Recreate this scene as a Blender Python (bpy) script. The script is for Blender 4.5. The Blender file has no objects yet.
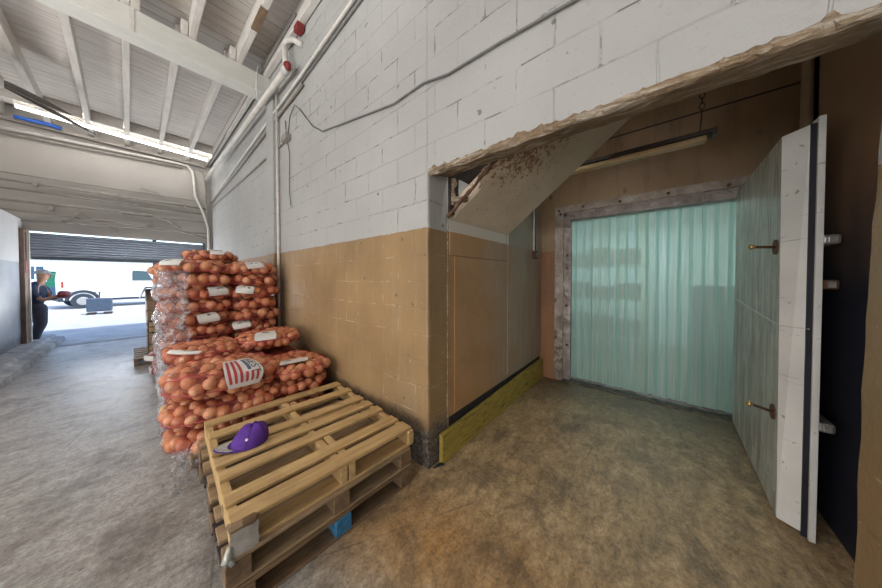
import bpy, math, random
import numpy as np
from mathutils import Vector, Matrix, noise as mn
random.seed(7); rng = np.random.default_rng(7)
S = bpy.context.scene
COL = S.collection
R = math.radians

# ------------------------------------------------------------------ camera
F = 255.0
cam_d = bpy.data.cameras.new('camera'); cam = bpy.data.objects.new('camera', cam_d); COL.objects.link(cam)
cam.location = (0, 0, 1.42)
cam.rotation_euler = (R(89.0), 0, R(-50))
cam_d.sensor_fit = 'HORIZONTAL'; cam_d.sensor_width = 36; cam_d.lens = 36 * F / 882
cam_d.shift_y = -(294 - (278 + F * math.tan(R(1.0)))) / 882
cam_d.clip_start = 0.02; cam_d.clip_end = 300
S.camera = cam

# ------------------------------------------------------------------ exposure, world, sun, large lights
S.view_settings.view_transform = 'Standard'; S.view_settings.look = 'None'
S.view_settings.gamma = 1; S.view_settings.use_curve_mapping = False
S.view_settings.exposure = 0.2
W = bpy.data.worlds.new('sky'); S.world = W; W.use_nodes = True
nt = W.node_tree; nt.nodes.clear()
sk = nt.nodes.new('ShaderNodeTexSky'); sk.sky_type = 'NISHITA'; sk.sun_disc = False
sk.sun_elevation = R(55); sk.sun_rotation = R(180); sk.altitude = 50
bg = nt.nodes.new('ShaderNodeBackground'); bg.inputs['Strength'].default_value = 0.40
ow = nt.nodes.new('ShaderNodeOutputWorld')
nt.links.new(sk.outputs[0], bg.inputs[0]); nt.links.new(bg.outputs[0], ow.inputs[0])

def light(kind, name, loc, direction, energy, color=(1, 1, 1), size=None, spread=None):
    d = bpy.data.lights.new(name, kind); d.energy = energy; d.color = color
    o = bpy.data.objects.new(name, d); COL.objects.link(o); o.location = loc
    o.rotation_euler = Vector(direction).to_track_quat('-Z', 'Y').to_euler()
    if kind == 'AREA' and size:
        d.shape = 'RECTANGLE'; d.size, d.size_y = size
    if kind == 'SUN': d.angle = R(1.0)
    return o
light('SUN', 'sun', (0, 0, 20), (-0.25, 0.5, -0.83), 4.5, (1.0, 0.97, 0.92))
light('AREA', 'rear_fill_light', (-3.2, -4.7, 2.0), (0.25, 1, 0.12), 50, (0.98, 0.98, 1.0), (4.6, 3.4))  # added fill lamp, out of view behind the camera
light('AREA', 'side_fill_light', (-5.7, .9, 1.5), (1, 0.0, 0.02), 300, (1.0, 0.985, 0.96), (7.5, 2.6))  # added fill lamp, out of view, mainly to brighten the alcove
light('AREA', 'door_bounce_fill', (0.05, 9.40, 0.9), (0.02, -.55, 1.0), 73, (0.93, 0.96, 1.0), (1.7, 0.9))  # added lamp standing in for light bounced off the sunlit yard

# ------------------------------------------------------------------ material helpers
class NT:
    def __init__(s, name):
        s.m = bpy.data.materials.new(name); s.m.use_nodes = True
        s.t = s.m.node_tree; s.n = s.t.nodes; s.p = s.n['Principled BSDF']; s.out = s.n['Material Output']
        s._pos = None
    def new(s, ty, **k):
        x = s.n.new('ShaderNode' + ty)
        for a, b in k.items(): setattr(x, a, b)
        return x
    def ln(s, a, b): s.t.links.new(a, b)
    def pos(s):
        if s._pos is None: s._pos = s.new('NewGeometry').outputs['Position']
        return s._pos
    def obj(s): return s.new('TexCoord').outputs['Object']
    def mp(s, vec, scale=(1, 1, 1), loc=(0, 0, 0), rot=(0, 0, 0)):
        m = s.new('Mapping'); s.ln(vec, m.inputs[0]); m.inputs['Scale'].default_value = scale
        m.inputs['Location'].default_value = loc; m.inputs['Rotation'].default_value = rot
        return m.outputs[0]
    def noise(s, vec, scale, detail=4, rough=.55, dist=0):
        x = s.new('TexNoise'); s.ln(vec, x.inputs['Vector']); x.inputs['Scale'].default_value = scale
        x.inputs['Detail'].default_value = detail; x.inputs['Roughness'].default_value = rough
        x.inputs['Distortion'].default_value = dist
        return x.outputs['Fac']
    def vor(s, vec, scale, feature='F1', rnd=1):
        x = s.new('TexVoronoi'); x.feature = feature; s.ln(vec, x.inputs['Vector'])
        x.inputs['Scale'].default_value = scale; x.inputs['Randomness'].default_value = rnd
        return x.outputs['Distance']
    def ramp(s, fac, stops):
        r = s.new('ValToRGB'); s.ln(fac, r.inputs[0]); e = r.color_ramp.elements
        while len(e) < len(stops): e.new(0.5)
        for i, (p, c) in enumerate(stops):
            e[i].position = p
            if not hasattr(c, '__len__'): c = (c, c, c)
            e[i].color = (*c[:3], 1)
        return r.outputs[0]
    def mr(s, v, a, b, c=0, d=1, smooth=False):
        m = s.new('MapRange'); s.ln(v, m.inputs[0])
        if smooth: m.interpolation_type = 'SMOOTHSTEP'
        for i, x in enumerate((a, b, c, d)): m.inputs[i + 1].default_value = x
        return m.outputs[0]
    def math(s, op, a, b=None, c=None):
        m = s.new('Math'); m.operation = op
        for i, x in enumerate((a, b, c)):
            if x is None: continue
            if isinstance(x, (int, float)): m.inputs[i].default_value = x
            else: s.ln(x, m.inputs[i])
        return m.outputs[0]
    def mix(s, fac, a, b, mode='MIX'):
        m = s.new('MixRGB'); m.blend_type = mode
        for i, x in enumerate((fac, a, b)):
            if isinstance(x, (int, float)): m.inputs[i].default_value = x
            elif isinstance(x, tuple): m.inputs[i].default_value = (*x[:3], 1)
            else: s.ln(x, m.inputs[i])
        return m.outputs[0]
    def sep(s, v):
        x = s.new('SeparateXYZ'); s.ln(v, x.inputs[0]); return x.outputs
    def comb(s, x, y, z=None):
        c = s.new('CombineXYZ'); s.ln(x, c.inputs[0]); s.ln(y, c.inputs[1])
        if z is not None: s.ln(z, c.inputs[2])
        return c.outputs[0]
    def bump(s, h, dist=.01, strength=.6):
        b = s.new('Bump'); s.ln(h, b.inputs['Height']); b.inputs['Distance'].default_value = dist
        b.inputs['Strength'].default_value = strength; s.ln(b.outputs[0], s.p.inputs['Normal'])
    def color(s, c):
        if isinstance(c, tuple): s.p.inputs['Base Color'].default_value = (*c[:3], 1)
        else: s.ln(c, s.p.inputs['Base Color'])
    def rough(s, v, metal=0, spec=.5):
        if isinstance(v, (int, float)): s.p.inputs['Roughness'].default_value = v
        else: s.ln(v, s.p.inputs['Roughness'])
        s.p.inputs['Metallic'].default_value = metal; s.p.inputs['Specular IOR Level'].default_value = spec
    def brick(s, vec, bw, rh, mortar, offset=.5, smooth=.1):
        b = s.new('TexBrick'); s.ln(vec, b.inputs['Vector']); b.inputs['Scale'].default_value = 1
        b.inputs['Brick Width'].default_value = bw; b.inputs['Row Height'].default_value = rh
        b.inputs['Mortar Size'].default_value = mortar; b.inputs['Mortar Smooth'].default_value = smooth
        b.inputs['Bias'].default_value = 0; b.offset = offset
        return b

def sr(r, g, b):   # sRGB 0-255 -> linear
    f = lambda c: (c / 255) / 12.92 if c <= 10 else ((c / 255 + .055) / 1.055) ** 2.4
    return (f(r), f(g), f(b))

def simple(name, col, rough=.6, metal=0, var=.15, nscale=12, bump=0.0, spec=.5, objc=True, stretch=(1, 1, 1)):
    m = NT(name); v = m.mp(m.obj() if objc else m.pos(), stretch)
    n = m.noise(v, nscale, 5)
    a = tuple(c * (1 - var) for c in col); b = tuple(min(1, c * (1 + var)) for c in col)
    m.color(m.mix(m.mr(n, .3, .7), a, b)); m.rough(rough, metal, spec)
    if bump: m.bump(n, bump, .6)
    return m.m

def block_paint(name, white=(.41, .41, .40), tan=(.33, .215, .105), line=1.787, axis='y', chips=1.0, joints=1, bumpd=.006):
    m = NT(name); P = m.pos(); x, y, z = m.sep(P)
    h = y if axis == 'y' else x
    wob = m.noise(P, 2.2, 2)
    zz = m.math('ADD', z, m.math('MULTIPLY', m.math('SUBTRACT', wob, .5), .03))
    hh = m.math('ADD', h, m.math('MULTIPLY', m.math('SUBTRACT', m.noise(P, 5, 2), .5), .03))
    br = m.brick(m.comb(hh, zz), .4, .1985, .006, smooth=.6)
    mort = m.math('MULTIPLY', br.outputs['Fac'], joints)
    n1 = m.noise(P, 1.4, 5); n2 = m.noise(P, 9, 6, .65); n3 = m.noise(P, 45, 4, .6)
    low = m.math('LESS_THAN', m.math('ADD', z, m.math('MULTIPLY', m.math('SUBTRACT', n2, .5), .035)), line)
    wc = m.mix(m.mr(n1, .3, .7), tuple(c * .9 for c in white), white)
    tc = m.mix(m.mr(n1, .3, .72), tuple(c * .72 for c in tan), tuple(min(1, c * 1.12) for c in tan))
    # streaks of worn paint
    st = m.noise(m.mp(P, (7, 7, .9)), 1.6, 4)
    tc = m.mix(m.mr(st, .52, .72, 0, .28), tc, (.36, .29, .2))
    tc = m.mix(m.mr(m.noise(P, 14, 5, .7), .66, .72, 0, .75), tc, (.42, .40, .37))   # scuffs down to the grey
    c = m.mix(low, wc, tc)
    # grime towards the skirting: splash dirt with ragged top
    dz = m.math('ADD', z, m.math('MULTIPLY', n2, -.35))
    c = m.mix(m.mr(dz, .06, .22, .95, 0, True), c, m.mix(m.mr(n3, .4, .6), (.035, .03, .028), (.17, .155, .14)))
    # flaked joints
    fl = m.math('MULTIPLY', mort, m.math('MULTIPLY', m.mr(n2, .50, .55, 0, 1.5), m.mr(m.noise(P, 2.7, 3), .45, .58, .12, 1)))
    c = m.mix(m.math('MULTIPLY', fl, .62 * chips), c, m.mix(low, (.12, .11, .10), (.45, .36, .25)))
    wp = m.new('VectorMath'); wp.operation = 'MULTIPLY_ADD'; nz = m.new('TexNoise'); m.ln(P, nz.inputs[0]); nz.inputs['Scale'].default_value = 30; m.ln(nz.outputs['Color'], wp.inputs[0]); wp.inputs[1].default_value = (.05, .05, .05); m.ln(P, wp.inputs[2]); spots = m.mr(m.vor(wp.outputs[0], 5.5), .07, .10, 1, 0)
    spots = m.math('MULTIPLY', spots, m.mr(m.noise(P, 3.1, 2), .48, .54))
    c = m.mix(m.math('MULTIPLY', spots, .75 * chips), c, (.10, .09, .085))
    c = m.mix(m.mr(m.noise(P, 38, 5, .8), .60, .70, 0, .35), c, (.16, .14, .12))
    m.color(c); m.rough(m.mix(low, (.6,) * 3, (.42,) * 3), 0, .35)
    hgt = m.math('SUBTRACT', m.math('ADD', m.math('MULTIPLY', n2, .6), m.math('MULTIPLY', n3, .22)), m.math('MULTIPLY', mort, m.mr(m.noise(P, 1.7, 3), .35, .65, .02, .40)))
    m.bump(hgt, bumpd * 2.4, .8)
    return m.m

# ------------------------------------------------------------------ materials
M = {}
M['block'] = block_paint('painted_block')
M['far'] = block_paint('painted_far_wall', white=(.39, .37, .345), axis='x', line=-5, chips=.3, bumpd=.002, joints=0)
M['left'] = block_paint('left_partition_paint', white=(.50, .51, .52), tan=(.24, .26, .30), axis='y', line=1.72, chips=.5, bumpd=.002, joints=0)
# chipped plaster of the lintel and broken edges
m = NT('tan_plaster'); P = m.pos(); n = m.noise(P, 7, 7, .65); n2 = m.noise(m.mp(P, (3, .6, 5)), 5, 6, .7, 1.2)
c = m.ramp(n, [(.28, (.18, .12, .07)), (.5, (.32, .23, .14)), (.72, (.46, .37, .27))])
c = m.mix(m.mr(n2, .50, .60), c, (.60, .53, .43))
m.color(c); m.rough(.85); m.bump(m.math('ADD', n, n2), .05, .9); M['plaster'] = m.m

m = NT('alcove_wall_paint'); P = m.pos(); x, y, z = m.sep(P); n = m.noise(P, 2.5, 6); n2 = m.noise(m.mp(P, (5, 5, .8)), 2.5, 5); n3 = m.noise(P, 22, 4)
low = m.math('LESS_THAN', m.math('ADD', z, m.math('MULTIPLY', n3, .015)), 1.80)
tan = m.ramp(n, [(.3, (.36, .20, .085)), (.7, (.47, .28, .14))])
worn = m.math('MULTIPLY', m.mr(m.math('ADD', x, m.math('MULTIPLY', n, 1.3)), 2.6, 3.5, 0, .9, True), m.mr(n2, .3, .6, .5, 1))
tan = m.mix(worn, tan, m.mix(n2, (.22, .165, .12), (.44, .38, .31)))
up = m.mix(m.mr(x, 2.62, 2.68), (.66, .61, .54), (.34, .32, .26))
c = m.mix(low, up, tan)
c = m.mix(m.mr(m.math('SUBTRACT', z, m.math('MULTIPLY', n2, .3)), -.1, .12, .85, 0, True), c, (.03, .028, .03))
m.color(c); m.rough(.5); m.bump(m.math('ADD', n3, n2), .006, .5); M['alcove_side'] = m.m

m = NT('alcove_back_paint'); P = m.pos(); x, y, z = m.sep(P); n = m.noise(P, 1.8, 6); n3 = m.noise(P, 16, 5)
low = m.math('LESS_THAN', m.math('ADD', z, m.math('MULTIPLY', n3, .015)), 1.80)
c = m.mix(low, m.ramp(n, [(.3, (.27, .18, .10)), (.7, (.37, .26, .155))]), m.ramp(n, [(.3, (.26, .12, .05)), (.7, (.34, .17, .075))]))
rust = m.mr(m.math('ADD', m.vor(m.mp(P, (1, 1.6, .9)), 3.0), m.math('MULTIPLY', n3, .12)), .10, .20, 1, 0)
rust = m.math('MULTIPLY', rust, m.mr(n, .4, .5))
c = m.mix(m.mr(m.noise(m.mp(P, (1, 3, .5)), 2.2, 6, .7), .5, .7, 0, .5), c, (.10, .06, .035))
c = m.mix(m.math('MULTIPLY', rust, .85), c, (.05, .03, .02))
seam = m.mr(m.math('ABSOLUTE', m.math('SUBTRACT', z, 3.13)), .006, .012, 1, 0)
c = m.mix(seam, c, (.03, .02, .015))
m.color(c); m.rough(.5); m.bump(n3, .006, .5); M['alcove_back'] = m.m

m = NT('side_wall_paint_shaded_low'); P = m.pos(); x, y, z = m.sep(P); n = m.noise(P, 2.2, 6)
c = m.mix(m.mr(m.math('ADD', z, m.math('MULTIPLY', n, .9)), 1.75, 2.6, 0, 1, True), (.018, .019, .034), m.mix(n, (.20, .12, .07), (.28, .17, .10)))  # lower wall goes navy-black: blocked light painted into its colour
m.color(c); m.rough(.6); m.bump(n, .01, .3); M['shaded_side'] = m.m

# concrete floor
m = NT('stained_concrete'); P = m.pos(); x, y, z = m.sep(P)
n1 = m.noise(P, .9, 6, .6); n2 = m.noise(m.mp(P, (3.2, 9, 1), rot=(0, 0, .5)), 1.3, 7, .72, .8); n3 = m.noise(P, 60, 4, .7)
n4 = m.noise(m.mp(P, (14, 3.5, 1), rot=(0, 0, -.35)), 2.4, 6, .75, .5)
grey = m.ramp(n2, [(.32, (.24, .225, .21)), (.5, (.36, .345, .325)), (.70, (.48, .465, .445))])
brown = m.ramp(n2, [(.30, (.25, .165, .085)), (.5, (.50, .35, .185)), (.70, (.70, .52, .31))])
edge = m.math('ADD', m.math('ADD', x, m.math('MULTIPLY', y, -.20)), m.math('MULTIPLY', m.math('SUBTRACT', n1, .5), .9))
b_f = m.mr(edge, .15, .75, 0, 1, True)
c = m.mix(b_f, grey, brown)
orange = m.math('MULTIPLY', m.mr(m.math('ABSOLUTE', m.math('SUBTRACT', m.math('ADD', x, m.math('MULTIPLY', n1, .5)), 1.25)), .05, .5, 1, 0, True), m.mr(n1, .35, .6))
c = m.mix(m.math('MULTIPLY', orange, .8), c, (.46, .24, .08))
n6 = m.noise(P, 2.6, 7, .7, .6); c = m.mix(m.mr(n6, .36, .52, .62, 0), c, (.10, .075, .055))
wet = m.mr(m.math('ADD', x, m.math('MULTIPLY', n1, .9)), 3.3, 4.0, 0, .6, True)
c = m.mix(wet, c, (.09, .078, .055))
c = m.mix(m.mr(n4, .60, .70, 0, .5), c, (.07, .055, .045))
c = m.mix(m.mr(n4, .28, .38, .35, 0), c, (.55, .50, .43))
crk = m.math('MULTIPLY', m.mr(m.vor(m.mp(P, (1, 1, 1), loc=(2.3, .7, 0)), .4, 'DISTANCE_TO_EDGE'), .0, .003, .5, 0), m.mr(n1, .5, .55))
c = m.mix(crk, c, (.05, .045, .04))
c = m.mix(m.mr(n3, .36, .56, .40, 0), c, (.06, .05, .04))
n5 = m.noise(P, 17, 6, .8); c = m.mix(m.mr(n5, .36, .52, .5, 0), c, (.07, .055, .042)); c = m.mix(m.mr(n5, .56, .68, 0, .35), c, (.60, .57, .52))
sp = m.mr(m.vor(P, 7), .04, .07, 1, 0); c = m.mix(m.math('MULTIPLY', sp, .6), c, (.05, .04, .035))
m.color(c); m.rough(m.mr(n2, .3, .7, .30, .55), 0, .5)
m.bump(m.math('ADD', m.math('ADD', n5, m.math('MULTIPLY', n3, .3)), m.math('MULTIPLY', n4, .5)), .004, .6); M['floor'] = m.m

M['asphalt'] = simple('outdoor_concrete', (.42, .42, .42), .8, 0, .15, 3, .01, objc=False)
m = NT('whitewashed_planks'); P = m.pos(); x, y, z = m.sep(P)
br = m.brick(m.comb(m.math('ADD', x, 21.0), y), 60, .142, .0032, .37, .0)
grain = m.noise(m.mp(P, (1.2, 22, 1)), 2.0, 6, .7); n1 = m.noise(P, 1.2, 5)
kn = m.mr(m.vor(m.mp(P, (1, 2.2, 1)), 4.2), .03, .06, 1, 0)
c = m.ramp(grain, [(.28, (.50, .44, .40)), (.5, (.66, .62, .58)), (.72, (.76, .73, .69))])
c = m.mix(m.mr(n1, .3, .7, .25, 0), c, (.25, .19, .15))
c = m.mix(m.math('MULTIPLY', kn, .7), c, (.12, .07, .045))
c = m.mix(m.math('MULTIPLY', br.outputs['Fac'], m.mr(m.noise(m.mp(P, (.8, 9, 1)), 1.1, 3), .4, .58, .15, 1)), c, (.06, .05, .045))
m.color(c); m.rough(.75); m.bump(m.math('SUBTRACT', grain, br.outputs['Fac']), .012, .7); M['planks'] = m.m
def wood(name, cols, sc=1.0, along='x', rough=.65, dirt=.3):
    m = NT(name); o = m.obj(); s = {'x': (1.5, 18, 18), 'y': (18, 1.5, 18), 'z': (18, 18, 1.5)}[along]
    info = m.new('ObjectInfo'); v = m.new('VectorMath'); v.operation = 'ADD'; m.ln(m.mp(o, s), v.inputs[0])
    cr = m.new('CombineXYZ'); m.ln(m.math('MULTIPLY', info.outputs['Random'], 50), cr.inputs[0]); m.ln(m.math('MULTIPLY', info.outputs['Random'], 37), cr.inputs[1]); m.ln(cr.outputs[0], v.inputs[1])
    g = m.noise(v.outputs[0], 1.6 * sc, 6, .7, .4); n1 = m.noise(m.pos(), 6, 6, .6)
    c = m.ramp(g, [(.28, cols[0]), (.5, cols[1]), (.74, cols[2])])
    c = m.mix(m.mr(info.outputs['Random'], 0, 1, 0, .22), c, cols[0])
    c = m.mix(m.mr(n1, .52, .72, 0, dirt), c, tuple(x * .35 for x in cols[0]))
    m.color(c); m.rough(rough); m.bump(g, .004, .6); return m.m
WHW = [(.50, .47, .43), (.62, .59, .55), (.70, .68, .64)]
M['joist'] = wood('whitewashed_joist', WHW, along='y', dirt=.15)
M['beam'] = wood('painted_beam', [(.60, .60, .56), (.66, .655, .61), (.70, .695, .66)], along='x', dirt=.1)
PAL = [(.34, .21, .085), (.50, .335, .15), (.62, .45, .23)]
M['pal_x'] = wood('pale_pallet_wood_x', PAL, along='x'); M['pal_y'] = wood('pale_pallet_wood_y', PAL, along='y')
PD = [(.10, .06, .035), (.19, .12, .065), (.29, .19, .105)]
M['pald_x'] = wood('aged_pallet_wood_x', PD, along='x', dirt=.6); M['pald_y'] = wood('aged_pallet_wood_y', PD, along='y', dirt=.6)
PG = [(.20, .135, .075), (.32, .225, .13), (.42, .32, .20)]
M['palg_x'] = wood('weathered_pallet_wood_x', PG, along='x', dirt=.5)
M['palk'] = wood('stained_shaded_pallet_wood', [(.02, .016, .018), (.05, .04, .04), (.11, .08, .065)], along='x', dirt=.6)  # stained boards, tone lowered further for shade inside the lower pallets
# yellow timber
m = NT('yellow_painted_timber'); P = m.pos(); n = m.noise(m.mp(P, (1.4, 8, 9)), 4.5, 7, .75, .6); n2 = m.noise(P, 30, 4)
c = m.ramp(n, [(.34, (.06, .045, .02)), (.45, (.30, .22, .045)), (.6, (.42, .31, .055)), (.75, (.46, .38, .12))])
m.color(c); m.rough(.6); m.bump(n, .008, .8); M['yellow'] = m.m
M['timber_post'] = wood('brown_timber_post', [(.10, .065, .045), (.19, .13, .10), (.30, .23, .19)], along='z', dirt=.5)
M['white_pipe'] = simple('white_painted_pipe', (.62, .60, .56), .45, 0, .12, 8)
M['grey_pipe'] = simple('greyish_painted_pipe', (.27, .245, .22), .5, 0, .2, 9)  # tone lowered to carry the dark lines of shadow under the conduits
M['wire'] = simple('grey_wire', (.16, .155, .15), .5)
M['white_wire'] = simple('white_wire', (.55, .54, .52), .5)
M['red'] = simple('red_paint', (.20, .025, .025), .5)
M['black'] = simple('black_rubber', (.012, .012, .02), .55)
M['dark_metal'] = simple('dark_metal', (.06, .05, .045), .45, .6, .3)
M['steel'] = simple('worn_steel', (.50, .49, .47), .33, .8, .2, 20)
M['rusty'] = simple('rusty_steel', (.12, .06, .035), .7, .3, .5, 30, .003)
M['brass'] = simple('brass_knob', (.42, .28, .10), .4, .7)
# frame casing : scuffed metal
m = NT('scuffed_door_casing'); P = m.pos(); n = m.noise(P, 6, 7, .7); n2 = m.noise(P, 28, 5, .7); x, y, z = m.sep(P)
c = m.ramp(n, [(.3, (.17, .14, .11)), (.52, (.34, .29, .24)), (.75, (.52, .48, .43))])
dz = m.mr(z, .1, 1.5, .0, .16)
c = m.mix(m.mr(m.math('SUBTRACT', m.noise(P, 11, 5, .7), dz), .44, .56, 0, .8), c, (.07, .055, .042))
m.color(c); m.rough(.45, .25); m.bump(m.math('ADD', n, n2), .006, .6); M['casing'] = m.m
m = NT('bare_metal_flashing'); P = m.pos(); n = m.noise(P, 9, 5, .7, .5); 
m.color(m.ramp(n, [(.3, (.16, .125, .11)), (.6, (.30, .26, .245)), (.75, (.50, .47, .45))])); m.rough(.38, .5); m.bump(n, .02, .8); M['flash'] = m.m
# freezer door skin
m = NT('scratched_door_skin'); P = m.pos(); x, y, z = m.sep(P)
st = m.noise(m.mp(P, (22, 22, 1.6)), 1.5, 7, .75, .4); n = m.noise(P, 5, 5)
c = m.mix(m.mr(n, .3, .7), (.42, .43, .38), (.58, .585, .54))
c = m.mix(m.mr(st, .48, .66, 0, .8), c, (.12, .095, .065))
c = m.mix(m.mr(m.noise(P, 40, 4, .8), .60, .68, 0, .8), c, (.10, .06, .04))
c = m.mix(m.mr(m.noise(m.mp(P, (7, 7, 1.1)), 1.6, 6, .75), .50, .64, 0, .6), c, (.15, .12, .085))
m.color(c); m.rough(.42, 0); m.bump(st, .004, .6); M['doorskin'] = m.m
m = NT('white_door_edge'); P = m.pos(); x, y, z = m.sep(P); n = m.noise(P, 24, 6, .7); n2 = m.noise(m.mp(P, (3, 3, 40)), 1.2, 3)
c = m.mix(m.mr(m.noise(P, 3, 4), .3, .7), (.60, .60, .58), (.74, .74, .72))
c = m.mix(m.mr(n, .63, .70, 0, .8), c, (.20, .15, .11))
c = m.mix(m.math('MULTIPLY', m.mr(n2, .66, .70), .4), c, (.12, .11, .10))
m.color(c); m.rough(.45); m.bump(n, .003, .5); M['dooredge'] = m.m
# stair soffit
m = NT('peeling_soffit'); P = m.pos(); x, y, z = m.sep(P); n = m.noise(P, 3, 6); n2 = m.noise(P, 26, 6, .75, .6); n3 = m.noise(P, 5, 3)
c = m.mix(m.mr(n, .3, .7), (.56, .46, .345), (.70, .59, .46))
zone = m.math('MULTIPLY', m.mr(m.math('ADD', x, m.math('MULTIPLY', n3, -.6)), 1.5, 2.2, .15, -.05, True), m.mr(z, 2.02, 2.3, .0, 1, True))
c = m.mix(m.mr(m.math('ADD', n2, zone), .62, .66, 0, .9), c, (.25, .11, .045))
c = m.mix(m.mr(m.noise(P, 4.5, 5, .7), .6, .8, 0, .6), c, (.16, .13, .11))
m.color(c); m.rough(.7); m.bump(n2, .008, .7); M['soffit'] = m.m
# strip curtain
m = NT('teal_pvc_strip'); P = m.pos(); x, y, z = m.sep(P)
st = m.noise(m.mp(P, (1, 34, .7)), 1.5, 5, .7); n = m.noise(P, 1.6, 4)
info = m.new('ObjectInfo'); col = m.ramp(st, [(.3, (.42, .58, .53)), (.5, (.56, .72, .68)), (.72, (.80, .90, .90))])
col = m.mix(m.mr(info.outputs['Random'], .3, 1, 0, .5), col, (.50, .60, .45))
tr = m.new('BsdfTranslucent'); m.ln(col, tr.inputs[0])
tp = m.new('BsdfTransparent'); m.ln(m.mix(.5, col, (.62, .86, .86)), tp.inputs[0])
m.color(m.mix(.5, col, (.5, .75, .74))); m.rough(.22); 
a = m.new('MixShader'); a.inputs[0].default_value = .55; m.ln(tr.outputs[0], a.inputs[1]); m.ln(tp.outputs[0], a.inputs[2])
b = m.new('MixShader'); b.inputs[0].default_value = .80; m.ln(m.p.outputs[0], b.inputs[1]); m.ln(a.outputs[0], b.inputs[2])
m.ln(b.outputs[0], m.out.inputs[0]); m.bump(st, .004, .6); M['strip'] = m.m
M['cold_wall'] = simple('cold_room_panel', (.66, .72, .72), .5, 0, .06, 2)
# onions
m = NT('yellow_onion_skin'); o = m.obj(); info = m.new('ObjectInfo')
n = m.noise(m.mp(o, (1, 1, .25)), 60, 4, .6, .6); r = info.outputs['Random']
base = m.ramp(r, [(0, (.50, .19, .08)), (.5, (.66, .31, .14)), (1, (.76, .44, .23))])
c = m.mix(m.mr(n, .45, .7, 0, .45), base, (.32, .09, .035))
x, y, z = m.sep(o)
c = m.mix(m.mr(z, .031, .040, 0, .7), c, (.50, .36, .18))
m.color(c); m.rough(.30, 0, .6); m.bump(n, .001, .4); M['onion'] = m.m
m = NT('onion_fill'); n = m.vor(m.pos(), 13)
m.color(m.ramp(n, [(.1, (.40, .15, .07)), (.5, (.26, .08, .04)), (.8, (.10, .03, .02))])); m.rough(.5); m.bump(n, -.03, .8); M['fill'] = m.m
def net(name, col, a0, a1):
    m = NT(name); uv = m.new('TexCoord').outputs['UV']; u, v, _ = m.sep(uv)
    w1 = m.math('ABSOLUTE', m.math('SUBTRACT', m.math('FRACT', m.math('ADD', u, v)), .5))
    w2 = m.math('ABSOLUTE', m.math('SUBTRACT', m.math('FRACT', m.math('SUBTRACT', u, v)), .5))
    f = m.mr(m.math('MAXIMUM', w1, w2), .40, .46, a0, a1)
    tp = m.new('BsdfTransparent'); mx = m.new('MixShader'); m.ln(f, mx.inputs[0]); m.ln(tp.outputs[0], mx.inputs[1]); m.ln(m.p.outputs[0], mx.inputs[2])
    m.ln(mx.outputs[0], m.out.inputs[0]); m.color(col); m.rough(.45); return m.m
M['net'] = net('red_net', (.50, .06, .07), .10, .50)
M['net_rib'] = simple('gathered_red_net', (.42, .07, .08), .5, 0, .3, 40, .004)
M['tag'] = simple('white_paper_tag', (.62, .62, .60), .6, 0, .06, 10)
M['cavity'] = simple('hole_shade', (.035, .028, .022), .9, 0, .6, 25, .02)  # near-black tone stands for the shade inside the hole
M['wrapgrey'] = simple('grey_plastic_film', (.36, .34, .31), .5, 0, .25, 14, .01)
M['tag_ink'] = simple('dark_tag_print', (.05, .07, .06), .6)
M['flag_red'] = simple('label_red', (.42, .04, .05), .5); M['flag_blue'] = simple('label_navy', (.08, .10, .22), .5)
m = NT('cling_wrap'); n = m.noise(m.pos(), 22, 6, .75, .5); tp = m.new('BsdfTransparent'); mx = m.new('MixShader')
m.ln(m.mr(n, .42, .66, .10, .78), mx.inputs[0]); m.ln(tp.outputs[0], mx.inputs[1]); m.ln(m.p.outputs[0], mx.inputs[2]); m.ln(mx.outputs[0], m.out.inputs[0])
m.color((.75, .78, .84)); m.rough(.2, 0, .8); m.bump(n, .03, 1); M['wrap'] = m.m
M['carton'] = simple('brown_cardboard', (.22, .15, .10), .8, 0, .15, 6)
M['carton_w'] = simple('white_carton', (.62, .62, .62), .7, 0, .1, 14)
M['purple'] = simple('purple_twill', (.085, .022, .25), .8, 0, .15, 60, .001)
M['purple2'] = simple('purple_twill_stitch', (.05, .012, .16), .85)
M['sticker'] = simple('silver_brim_sticker', (.50, .52, .48), .35, .3, .3, 40)
M['shutter'] = simple('blue_grey_shutter', (.24, .28, .35), .5, .3, .1, 4)
M['jamb'] = simple('dark_steel_jamb', (.09, .11, .14), .5, .4)
M['curb'] = simple('pale_concrete_curb', (.30, .30, .30), .75, 0, .35, 5, .02, objc=False)
M['van'] = simple('white_van_paint', (.80, .80, .80), .3)
M['glass'] = simple('van_glass', (.015, .05, .07), .1)
M['tyre'] = simple('tyre_rubber', (.02, .03, .045), .7)
M['cart'] = simple('grey_blue_metal', (.045, .07, .11), .5)
M['green'] = simple('green_panel', (.0, .11, .06), .5)
M['bld'] = simple('white_building', (.8, .8, .78), .8)
M['bldblue'] = simple('blue_window_panel', (.02, .06, .12), .4)
M['orange'] = simple('orange_reflector', (.35, .04, .02), .4)
M['skin'] = simple('skin', (.38, .20, .13), .6); M['shirt'] = simple('navy_shirt', (.02, .035, .08), .8)
M['trouser'] = simple('charcoal_trousers', (.045, .05, .07), .85); M['capgrey'] = simple('pale_cap', (.40, .38, .36), .7)
M['hair'] = simple('dark_hair', (.02, .015, .012), .7)
M['lens'] = simple('yellowed_tube_lens', (.55, .40, .21), .4)
M['blueblk'] = simple('blue_painted_block', (.03, .16, .30), .7, 0, .4, 30)
M['blue'] = simple('blue_tape', (.03, .13, .55), .5)
M['foam'] = simple('torn_insulation', (.22, .17, .13), .9, 0, .5, 30, .02)
M['fan'] = simple('dusty_fan_blade', (.14, .12, .11), .6, .2, .3, 12)
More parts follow.
